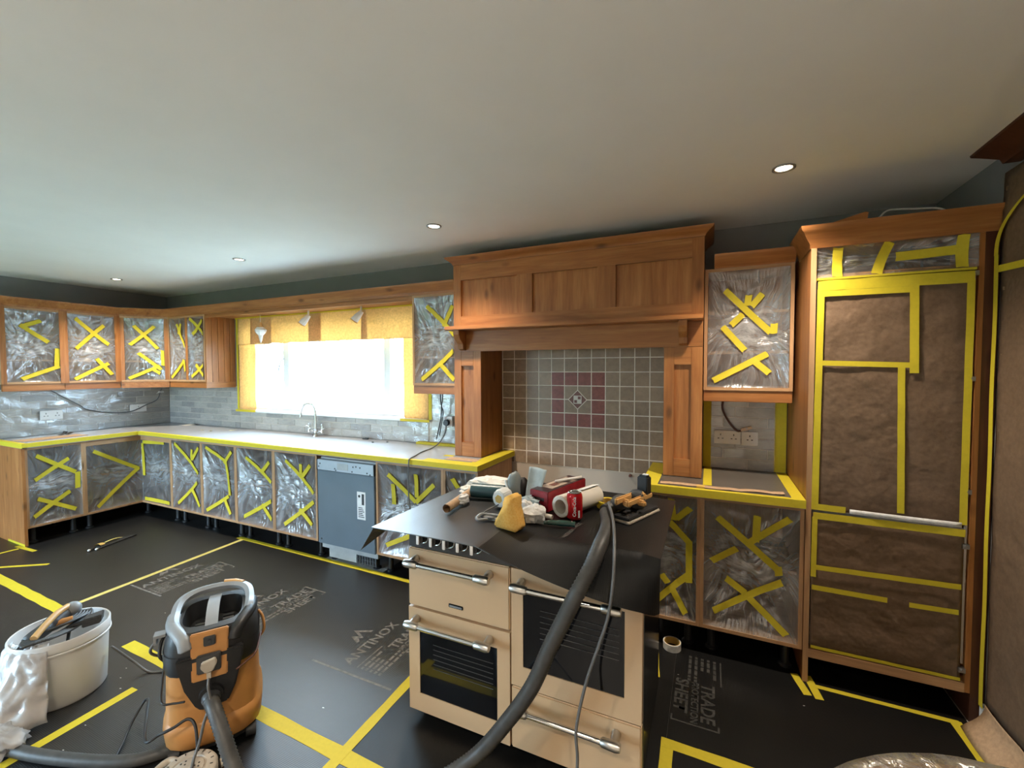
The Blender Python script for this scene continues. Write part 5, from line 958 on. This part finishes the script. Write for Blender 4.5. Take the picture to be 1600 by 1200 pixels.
for x, y in ((3.30, -1.93), (3.36, -1.98), (3.45, -2.02), (3.58, -2.2), (3.66, -2.3), (2.9, -1.55), (5.92, -0.80), (6.46, -0.78), (4.45, -1.7), (3.8, -2.15)):
    r = rnd.uniform(0.003, 0.007); fl.add([(x - r, y, 0.0034), (x, y - r * 0.4, 0.0034), (x + r * 1.3, y + r * 0.3, 0.0036), (x, y + r * 0.5, 0.0038)], [(0, 1, 2, 3)])
o = put('dust_flecks', fl, 'white_paper', fix=False); o['kind'] = 'stuff'; tag(o, 'tiny pale paint flecks scattered on the dark floor', 'flecks')

# ------------------------------------------------------------------ wet and dry vacuum
V = thing('vacuum_cleaner', 'orange and black wet-and-dry workshop vacuum on the floor', 'vacuum cleaner', (4.095, -1.955, 0), math.radians(-35.1 + 90)); V.scale = (1, 1, 0.91)
# local axes: +x to the right of its face, -y towards the camera (face), z up
def sq_ring(hw, hd, z, n=40, p=3.6, cy=0.0):
    out = []
    for k in range(n):
        a = 2 * math.pi * k / n; c, s = math.cos(a), math.sin(a); r = (abs(c) ** p + abs(s) ** p) ** (-1 / p); out.append((hw * c * r, cy + hd * s * r, z))
    return out
def loft(rings, cap0=True, cap1=True):
    n = len(rings[0]); mb = MB(); vs = [v for r in rings for v in r]; fs = [(i * n + k, i * n + (k + 1) % n, (i + 1) * n + (k + 1) % n, (i + 1) * n + k) for i in range(len(rings) - 1) for k in range(n)]
    if cap0: fs.append(tuple(range(n - 1, -1, -1)))
    if cap1: fs.append(tuple((len(rings) - 1) * n + k for k in range(n)))
    return mb.add(vs, fs)
put('tub', loft([sq_ring(0.150, 0.165, 0.045), sq_ring(0.170, 0.185, 0.07), sq_ring(0.176, 0.190, 0.13), sq_ring(0.174, 0.187, 0.155), sq_ring(0.166, 0.178, 0.165), sq_ring(0.163, 0.175, 0.30), sq_ring(0.160, 0.172, 0.40), sq_ring(0.156, 0.168, 0.47), sq_ring(0.150, 0.162, 0.475)]), 'orange_plastic', V, local=True, smooth='auto')
put('head', loft([sq_ring(0.158, 0.170, 0.452), sq_ring(0.166, 0.178, 0.456), sq_ring(0.163, 0.175, 0.50), sq_ring(0.152, 0.166, 0.545), sq_ring(0.142, 0.158, 0.562), sq_ring(0.105, 0.120, 0.564), sq_ring(0.095, 0.110, 0.50), sq_ring(0.09, 0.105, 0.485)]), 'black_plastic', V, local=True, smooth='auto')
# black V-shaped bib down the front and shoulders
def front_patch(outline, d0, d1):
    return MB().prism(outline, lambda p, q, t_: (p, t_, q), d0, d1)
put('front_bib', front_patch([(-0.112, 0.47), (0.112, 0.47), (0.110, 0.43), (0.082, 0.30), (0.055, 0.235), (-0.035, 0.225), (-0.055, 0.25), (-0.088, 0.33), (-0.108, 0.43)], -0.193, -0.160), 'black_plastic', V, local=True, bevel=0.006)
put('shoulder', loft([sq_ring(0.1655, 0.1775, 0.385), sq_ring(0.168, 0.180, 0.40), sq_ring(0.170, 0.182, 0.455), sq_ring(0.168, 0.18, 0.47)], False, False), 'black_plastic', V, local=True, smooth=True, fix=False)
fp = put('front_panel', MB().prism([(-0.062, 0.365), (0.056, 0.365), (0.062, 0.562), (-0.066, 0.562)], lambda p, q, t_: (p, t_ + (q - 0.365) * 0.12, q), -0.203, -0.188), 'orange_plastic', V, local=True, bevel=0.004)
put('power_switch', MB().box(-0.022, 0.018, -0.193, -0.180, 0.505, 0.545).box(-0.010, 0.006, -0.196, -0.190, 0.515, 0.535), 'dark_grey_plastic', fp, local=True, bevel=0.003)
so = put('tool_socket', bx(-0.045, 0.035, -0.206, -0.190, 0.395, 0.475), 'dark_grey_plastic', fp, local=True, bevel=0.004)
put('socket_lid', MB().prism([(-0.028, 0.452), (0.018, 0.462), (0.024, 0.44), (0.010, 0.408), (-0.016, 0.404), (-0.032, 0.43)], lambda p, q, t_: (p, t_, q), -0.222, -0.207), 'reel_plastic', so, local=True, bevel=0.003)
put('plug_tail', bx(-0.012, 0.003, -0.220, -0.206, 0.378, 0.404), 'reel_plastic', so, local=True)
# grey carrying ring with centre strap
def ringp(k, n=48): return None
rg = MB(); n = 56; vs = []
for k in range(n):
    a = 2 * math.pi * k / n
    if math.sin(a) < -0.80: continue
    c, s = math.cos(a), math.sin(a); r = (abs(c) ** 3 + abs(s) ** 3) ** (-1 / 3)
    zz = 0.586 + 0.028 * max(0, s) + (0.0 if s > -0.3 else (s + 0.3) * 0.06)
    for rr, dz in ((1.0, 0.0), (1.02, -0.022), (0.80, -0.022), (0.78, -0.004), (0.88, 0.006)): vs.append((0.150 * c * r * rr, 0.165 * s * r * rr, zz + dz))
m_ = len(vs) // 5
# order starts at angle 0; rotate so the gap is at the ends
start = next(i for i in range(m_) if i > 0 and (Vector(vs[i * 5]) - Vector(vs[(i - 1) * 5])).length > 0.06)
vs = vs[start * 5:] + vs[:start * 5]
rg.add(vs, [(i * 5 + j, i * 5 + (j + 1) % 5, (i + 1) * 5 + (j + 1) % 5, (i + 1) * 5 + j) for i in range(m_ - 1) for j in range(5)] + [(0, 1, 2, 3, 4), tuple((m_ - 1) * 5 + j for j in range(5))])
put('handle_ring', rg, 'grey_plastic', V, local=True, smooth='auto')
put('ring_patch', MB().tube([(0.03, 0.160, 0.610), (0.075, 0.152, 0.606), (0.105, 0.13, 0.600)], 0.016, 10), 'gold_plastic', V, local=True, smooth='auto')
for s in (-1, 1): put('shoulder_grip', MB().tube(spline([(s * 0.140, 0.02, 0.56), (s * 0.135, -0.06, 0.56), (s * 0.11, -0.125, 0.553), (s * 0.088, -0.165, 0.535), (s * 0.080, -0.18, 0.50)]), [0.024] * 32 + [0.018], 12), 'grey_plastic' if s < 0 else 'black_plastic', V, local=True, smooth=True)
put('centre_strap', MB().slab(12, 2, lambda a, b: (-0.022 + 0.044 * b, 0.12 - 0.27 * a, 0.575 + 0.03 * math.sin(a * math.pi) - 0.02 * a), (0, 0, -0.012)), 'grey_plastic', V, local=True, smooth='auto')
for k in range(5):
    for s in (-1, 1): put('motor_vent', bx(s * 0.05 - 0.02, s * 0.05 + 0.02, -0.08 + k * 0.03, -0.065 + k * 0.03, 0.4855, 0.50), 'dark_grey_plastic', V, local=True)
put('hose_port', MB().tube([(0.0, -0.180, 0.285), (0.0, -0.215, 0.283), (0.002, -0.225, 0.282)], [0.034, 0.032, 0.028], 18), 'dark_grey_plastic', V, local=True, smooth='auto')
put('port_collar', MB().tube([(0.0, -0.190, 0.295), (0.0, -0.205, 0.294)], [0.042, 0.040], 18), 'black_plastic', V, local=True, smooth='auto')
for s in (-1, 1):
    put('clamp', MB().tube(spline([(s * 0.165, 0.02, 0.50), (s * 0.182, 0.0, 0.47), (s * 0.186, -0.02, 0.42), (s * 0.172, -0.02, 0.39)]), 0.006, 8), 'orange_plastic' if s > 0 else 'black_plastic', V, local=True, smooth=True)
    put('castor', MB().tube([(s * 0.13 - 0.018, -0.14, 0.031), (s * 0.13 + 0.018, -0.14, 0.031)], 0.028, 18).box(s * 0.13 - 0.012, s * 0.13 + 0.012, -0.155, -0.125, 0.03, 0.05), 'black_rubber', V, local=True, smooth='auto')
    put('rear_wheel', MB().tube([(s * 0.135 - 0.02, 0.13, 0.05), (s * 0.135 + 0.02, 0.13, 0.05)], 0.047, 22), 'black_rubber', V, local=True, smooth='auto')
put('base_ring', loft([sq_ring(0.145, 0.160, 0.03), sq_ring(0.155, 0.17, 0.035), sq_ring(0.157, 0.172, 0.05)]), 'black_plastic', V, local=True)
put('side_hook', MB().box(-0.205, -0.165, -0.02, 0.02, 0.50, 0.512).box(-0.205, -0.195, -0.02, 0.02, 0.47, 0.50), 'grey_plastic', V, local=True)
Mv = Matrix.Translation((4.095, -1.955, 0)) @ Matrix.Rotation(math.radians(-35.1 + 90), 4, 'Z') @ Matrix.Diagonal((1, 1, 0.91, 1))
vp = lambda x, y, z: tuple(Mv @ Vector((x, y, z)))
cable('dark power lead from the vacuum socket down to the extension reel', [vp(-0.005, -0.215, 0.38), vp(-0.006, -0.235, 0.35), vp(0.0, -0.245, 0.29), vp(-0.02, -0.255, 0.22), vp(-0.035, -0.265, 0.15), vp(-0.05, -0.29, 0.11), vp(-0.055, -0.33, 0.096), vp(-0.06, -0.40, 0.092)], 0.0052, 'grey_cable')
cable('black lead looping off the left side of the vacuum to the floor', [vp(-0.04, -0.275, 0.12), vp(-0.05, -0.235, 0.20), vp(-0.075, -0.212, 0.225), vp(-0.12, -0.215, 0.21), vp(-0.165, -0.20, 0.19), vp(-0.215, -0.16, 0.16), (3.80, -2.07, 0.10), (3.79, -2.12, 0.04), (3.87, -2.20, 0.012), (3.93, -2.26, 0.012), (3.98, -2.34, 0.010), (4.0, -2.45, 0.010)], 0.0055, 'black_cable')
cable('thin lead wound round the waist of the vacuum', [vp(-0.180, 0.06, 0.36), vp(-0.174, -0.06, 0.315), vp(-0.160, -0.165, 0.298), vp(-0.12, -0.184, 0.292), vp(-0.085, -0.199, 0.295)], 0.004, 'black_cable')
cable('thin lead wound round the right flank of the vacuum', [vp(0.085, -0.200, 0.37), vp(0.12, -0.186, 0.385), vp(0.155, -0.165, 0.405), vp(0.174, -0.06, 0.43)], 0.004, 'brown_cable')
cable('thin grey cable trailing from the bucket across to the back of the vacuum', [(3.33, -2.0, 0.17), (3.38, -1.93, 0.06), (3.45, -1.90, 0.008), (3.52, -1.86, 0.008), (3.60, -1.80, 0.008), (3.74, -1.78, 0.09), vp(-0.21, 0.03, 0.40), vp(-0.198, 0.0, 0.49)], 0.0055, 'grey_cable')
# smooth hose lying in the foreground
solo('floor_hose', 'thick smooth grey hose lying on the floor in front of the bucket', 'hose', ribbed([(2.95, -2.50, 0.025), (3.25, -2.455, 0.025), (3.46, -2.405, 0.025), (3.65, -2.36, 0.025), (3.86, -2.29, 0.025), (4.0, -2.225, 0.025), (4.07, -2.155, 0.025), (4.115, -2.10, 0.025), (4.2, -2.02, 0.025)], 0.0225, rib=0.0003), 'hose_grey', smooth=True)
# extension reel
R_ = thing('extension_reel', 'beige flat extension cable reel on the floor before the vacuum', 'cable reel', (4.30, -2.185, 0.012), math.radians(20))
put('drum', MB().lathe([(0, 0.0), (0.085, 0.0), (0.095, 0.008), (0.095, 0.052), (0.090, 0.060), (0.082, 0.064), (0.060, 0.064), (0.055, 0.058), (0.0, 0.058)], 40), 'reel_plastic', R_, local=True, smooth='auto')
put('socket_plate', MB().lathe([(0, 0.068), (0.046, 0.068), (0.052, 0.064), (0.052, 0.058), (0, 0.058)], 32), 'reel_plastic', R_, local=True, smooth='auto')
for a in (0, 120, 240):
    A_ = math.radians(a + 30)
    for r, s in ((0.022, 0), (0.036, -0.22), (0.036, 0.22)): put('pin_hole', MB().lathe([(0, 0.0686), (0.0035, 0.0686), (0.0035, 0.0679), (0, 0.0679)], 8, (r * math.cos(A_ + s), r * math.sin(A_ + s), 0)), 'ink_dark', R_, local=True)
for k in range(16):
    A_ = 2 * math.pi * k / 16; put('rim_notch', MB().prism([(0.072, -0.002), (0.082, -0.002), (0.082, 0.002), (0.072, 0.002)], lambda p, q, z: (p * math.cos(A_) - q * math.sin(A_), p * math.sin(A_) + q * math.cos(A_), z), 0.0641, 0.0646), 'ink_dark', R_, local=True)
put('carry_handle', MB().tube(spline([(-0.085, -0.04, 0.03), (-0.13, -0.03, 0.03), (-0.14, 0.02, 0.03), (-0.125, 0.06, 0.03), (-0.08, 0.055, 0.03)]), 0.013, 10), 'reel_plastic', R_, local=True, smooth=True)
put('winding_knob', MB().tube([(0.07, 0.075, 0.02), (0.095, 0.105, 0.02)], [0.016, 0.019], 12), 'reel_plastic', R_, local=True, smooth='auto')
put('foot', MB().lathe([(0, -0.009), (0.05, -0.009), (0.06, 0.0), (0, 0.0)], 24), 'black_plastic', R_, local=True)

# ------------------------------------------------------------------ bucket with bag, spare sander, brush
bc = (3.215, -2.14); BH = 0.318
Bk = thing('bucket', 'white plastic tub bucket with a bin bag hung over its rim', 'bucket', (*bc, 0.003))
put('bucket_shell', MB().lathe([(0, 0.003), (0.150, 0.003), (0.156, 0.012), (0.170, BH - 0.045), (0.176, BH - 0.043), (0.177, BH - 0.005), (0.174, BH), (0.169, BH - 0.002), (0.167, BH - 0.04), (0.152, 0.016), (0, 0.012)], 56, (*bc, 0)), 'bucket_plastic', Bk, smooth='auto')
put('rim_band', MB().lathe([(0.1755, BH - 0.058), (0.1785, BH - 0.056), (0.1785, BH - 0.05), (0.1755, BH - 0.048), (0.1755, BH - 0.058)], 56, (*bc, 0)), 'bucket_plastic', Bk, smooth='auto')
for a in (-45, 135):
    A_ = math.radians(a); dx, dy = math.cos(A_), math.sin(A_); put('handle_boss', MB().tube([(bc[0] + dx * 0.168, bc[1] + dy * 0.168, BH - 0.075), (bc[0] + dx * 0.188, bc[1] + dy * 0.188, BH - 0.075)], [0.014, 0.011], 12), 'bucket_plastic', Bk, smooth='auto')
def bag(a, b):
    A_ = math.radians(-108 + 74 * a); q = Vector((a * 5, b * 4, 3)); fl = math.sin(math.pi * a)
    r = 0.180 + 0.012 * abs(mnoise.noise(q * 1.5)) + 0.09 * (b ** 1.6) * (0.5 + fl) + 0.06 * b * mnoise.noise(q); z = BH + 0.004 - (BH - 0.012) * (b ** 0.9) + 0.03 * mnoise.noise(q * 1.3) * b * (1 - b)
    if b < 0.08: r -= 0.03 * (1 - b / 0.08)
    return (bc[0] + r * math.cos(A_) + 0.05 * b * (a - 0.5), bc[1] + r * math.sin(A_), max(0.008, z))
solo('plastic_bag', 'thin whitish plastic bag hanging from the bucket to the floor', 'bag', MB().slab(44, 44, bag, (0.0006, 0.0006, 0.0004)), 'bag_film', smooth=True, loc=(bc[0] + 0.05, bc[1] - 0.2, 0.01))
solo('plastic_bag_tail', 'loose end of plastic bag spread on the floor by the bucket', 'bag', MB().blob((3.36, -2.40, 0.035), (0.15, 0.075, 0.032), 0.6, 3, 32, 16, 21), 'bag_film', smooth=True, loc=(3.36, -2.40, 0.0))
sd = thing('handheld_sander', 'orange and dark grey sander with coiled lead lying in the bucket', 'sander', (bc[0] + 0.01, bc[1] - 0.03, BH - 0.03))
c0 = Vector((bc[0] + 0.0, bc[1] - 0.028, BH - 0.004)); L_ = Vector((-0.56, 0.83, 0)).normalized(); W_ = Vector((L_.y, -L_.x, 0))
lp = lambda a, b, z: tuple(c0 + L_ * a * 0.92 + W_ * b * 0.85 + Vector((0, 0, z)))
put('body', MB().tube(spline([lp(-0.15, -0.02, 0.0), lp(-0.08, -0.03, 0.012), lp(0.0, -0.03, 0.018), lp(0.08, -0.025, 0.03), lp(0.12, -0.015, 0.03)]), [0.018] * 6 + [0.030] * 12 + [0.036] * 10 + [0.03] * 5, 12), 'dark_grey_plastic', sd, smooth='auto')
put('handle', MB().tube(spline([lp(-0.12, 0.01, 0.03), lp(-0.04, 0.0, 0.052), lp(0.04, -0.01, 0.066), lp(0.11, -0.012, 0.066)]), 0.014, 12), 'gold_plastic', sd, smooth='auto')
put('front_knob', MB().blob(lp(0.125, 0.0, 0.045), (0.034, 0.034, 0.034), 0.05, 2, 18, 12), 'grey_plastic', sd, smooth=True)
put('shroud', MB().tube([lp(0.0, -0.05, 0.02), lp(0.06, 0.05, 0.02)], 0.018, 12), 'orange_plastic', sd, smooth='auto')
for k in range(5): put('lead_coil', MB().tube(spline([lp(-0.15 + 0.008 * k, 0.03 + 0.012 * k, 0.02), lp(-0.17 + 0.01 * k, 0.0, 0.022), lp(-0.10, -0.045, 0.018), lp(0.0, 0.02 + 0.012 * k, 0.012 + 0.005 * k), lp(0.09 + 0.006 * k, 0.03 + 0.014 * k, 0.02), lp(0.13 + 0.005 * k, 0.025 + 0.012 * k, 0.025), lp(0.11, 0.055 + 0.012 * k, 0.015), lp(0.0, 0.06 + 0.012 * k, 0.006), lp(-0.15 + 0.008 * k, 0.03 + 0.012 * k, 0.02)]), 0.006, 8), 'dark_grey_plastic', sd, smooth=True)
t = thing('dusting_brush', 'black brush head sticking out at the right side of the bucket', 'brush', (bc[0] + 0.12, bc[1] + 0.06, BH - 0.02))
L_ = Vector((0.5, 0.75, 0)).normalized(); W_ = Vector((L_.y, -L_.x, 0)); q0 = Vector((3.315, -2.062, BH + 0.016))
put('brush_head', MB().add([tuple(q0 + L_ * a + W_ * b_ + Vector((0, 0, z))) for a, b_, z in ((-0.035, -0.025, -0.02), (0.035, -0.03, -0.01), (0.035, 0.03, -0.01), (-0.035, 0.025, -0.02), (-0.03, -0.025, 0.02), (0.04, -0.03, 0.03), (0.04, 0.03, 0.03), (-0.03, 0.025, 0.02))], [(0, 3, 2, 1), (4, 5, 6, 7), (0, 1, 5, 4), (1, 2, 6, 5), (2, 3, 7, 6), (3, 0, 4, 7)]), 'sandpaper', t, bevel=0.004)
put('brush_stem', MB().tube([tuple(q0 - L_ * 0.03), tuple(q0 - L_ * 0.09 + Vector((0, 0, -0.01)))], [0.012, 0.008], 10), 'black_plastic', t, smooth='auto')
put('support_rod', MB().tube([tuple(q0 - L_ * 0.08 + Vector((0, 0, -0.01))), (bc[0] + 0.02, bc[1] - 0.02, 0.02)], 0.007, 8), 'black_plastic', t, smooth=True)

# ------------------------------------------------------------------ small tool on the floor, wrapped table
t = thing('snips', 'slim black tool with yellow tape scraps on the floor by the left cabinets', 'hand tool', (1.17, -1.09, 0.003))
put('blade', MB().prism([(1.235, -1.245), (1.262, -1.24), (1.165, -0.905), (1.155, -0.905), (1.128, -1.02), (1.165, -1.03)], lambda p, q, z: (p, q, z), 0.0032, 0.012), 'ink_dark', t)
for x, y in ((1.235, -1.275), (1.262, -1.235)): put('handle_tip', MB().blob((x, y, 0.014), (0.012, 0.012, 0.009), 0.1, 2, 12, 8), 'roll_paper', t, smooth=True)
put('handle_bar', MB().tube([(1.235, -1.275, 0.012), (1.20, -1.22, 0.012), (1.235, -1.20, 0.012)], 0.007, 8), 'ink_dark', t)
put('tape_scrap', MB().slab(6, 2, lambda a, b: (1.13 + 0.07 * a, -1.205 + 0.035 * b + 0.02 * a, 0.006 + 0.022 * math.sin(a * 2.6)), (0, 0, 0.0008)), 'tape_core', t); put('tape_scrap', MB().slab(6, 2, lambda a, b: (1.105 + 0.02 * b, -1.12 + 0.13 * a, 0.005 + 0.01 * math.sin(a * 3)), (0, 0, 0.0008)), 'pale_tape', t)
TR = 0.46
tb = thing('wrapped_table', 'round table wrapped in crinkled polythene at the bottom right corner', 'table', (6.62, -2.375, 0))
tc_ = (6.62, -2.375)
put('table_top', MB().lathe([(0, 0.715), (TR - 0.04, 0.715), (TR - 0.016, 0.722), (TR - 0.016, 0.742), (0, 0.742)], 56, (*tc_, 0)), 'oak_x', tb, smooth='auto')
def wrap(a, b):
    A_ = 2 * math.pi * a; q = Vector((math.cos(A_) * 4, math.sin(A_) * 4, b * 4)); nn = abs(mnoise.noise(q)) + 0.5 * abs(mnoise.noise(q * 2.6))
    if b < 0.7: r = TR * b / 0.7; z = 0.745 + 0.008 * nn
    else: k = (b - 0.7) / 0.3; r = TR + 0.012 * nn * k; z = 0.747 + 0.006 * nn - 0.20 * k - 0.03 * nn * k
    return (tc_[0] + r * math.cos(A_), tc_[1] + r * math.sin(A_), z)
put('polythene_wrap', MB().grid(120, 40, wrap), 'table_film', tb, smooth=True, fix=False)
put('pedestal', MB().lathe([(0, 0.70), (0.07, 0.70), (0.05, 0.60), (0.045, 0.35), (0.07, 0.20), (0.05, 0.12), (0, 0.12)], 24, (*tc_, 0)), 'oak_z', tb, smooth='auto')
for k in range(4):
    A_ = math.pi / 4 + k * math.pi / 2; dx, dy = math.cos(A_), math.sin(A_); put('pedestal_foot', MB().tube(spline([(tc_[0], tc_[1], 0.20), (tc_[0] + dx * 0.15, tc_[1] + dy * 0.15, 0.14), (tc_[0] + dx * 0.30, tc_[1] + dy * 0.30, 0.03)]), 0.025, 10), 'oak_z', tb, smooth='auto')
for o in bpy.data.objects:
    if o.name.startswith('lettering'): bpy.data.objects.remove(o)
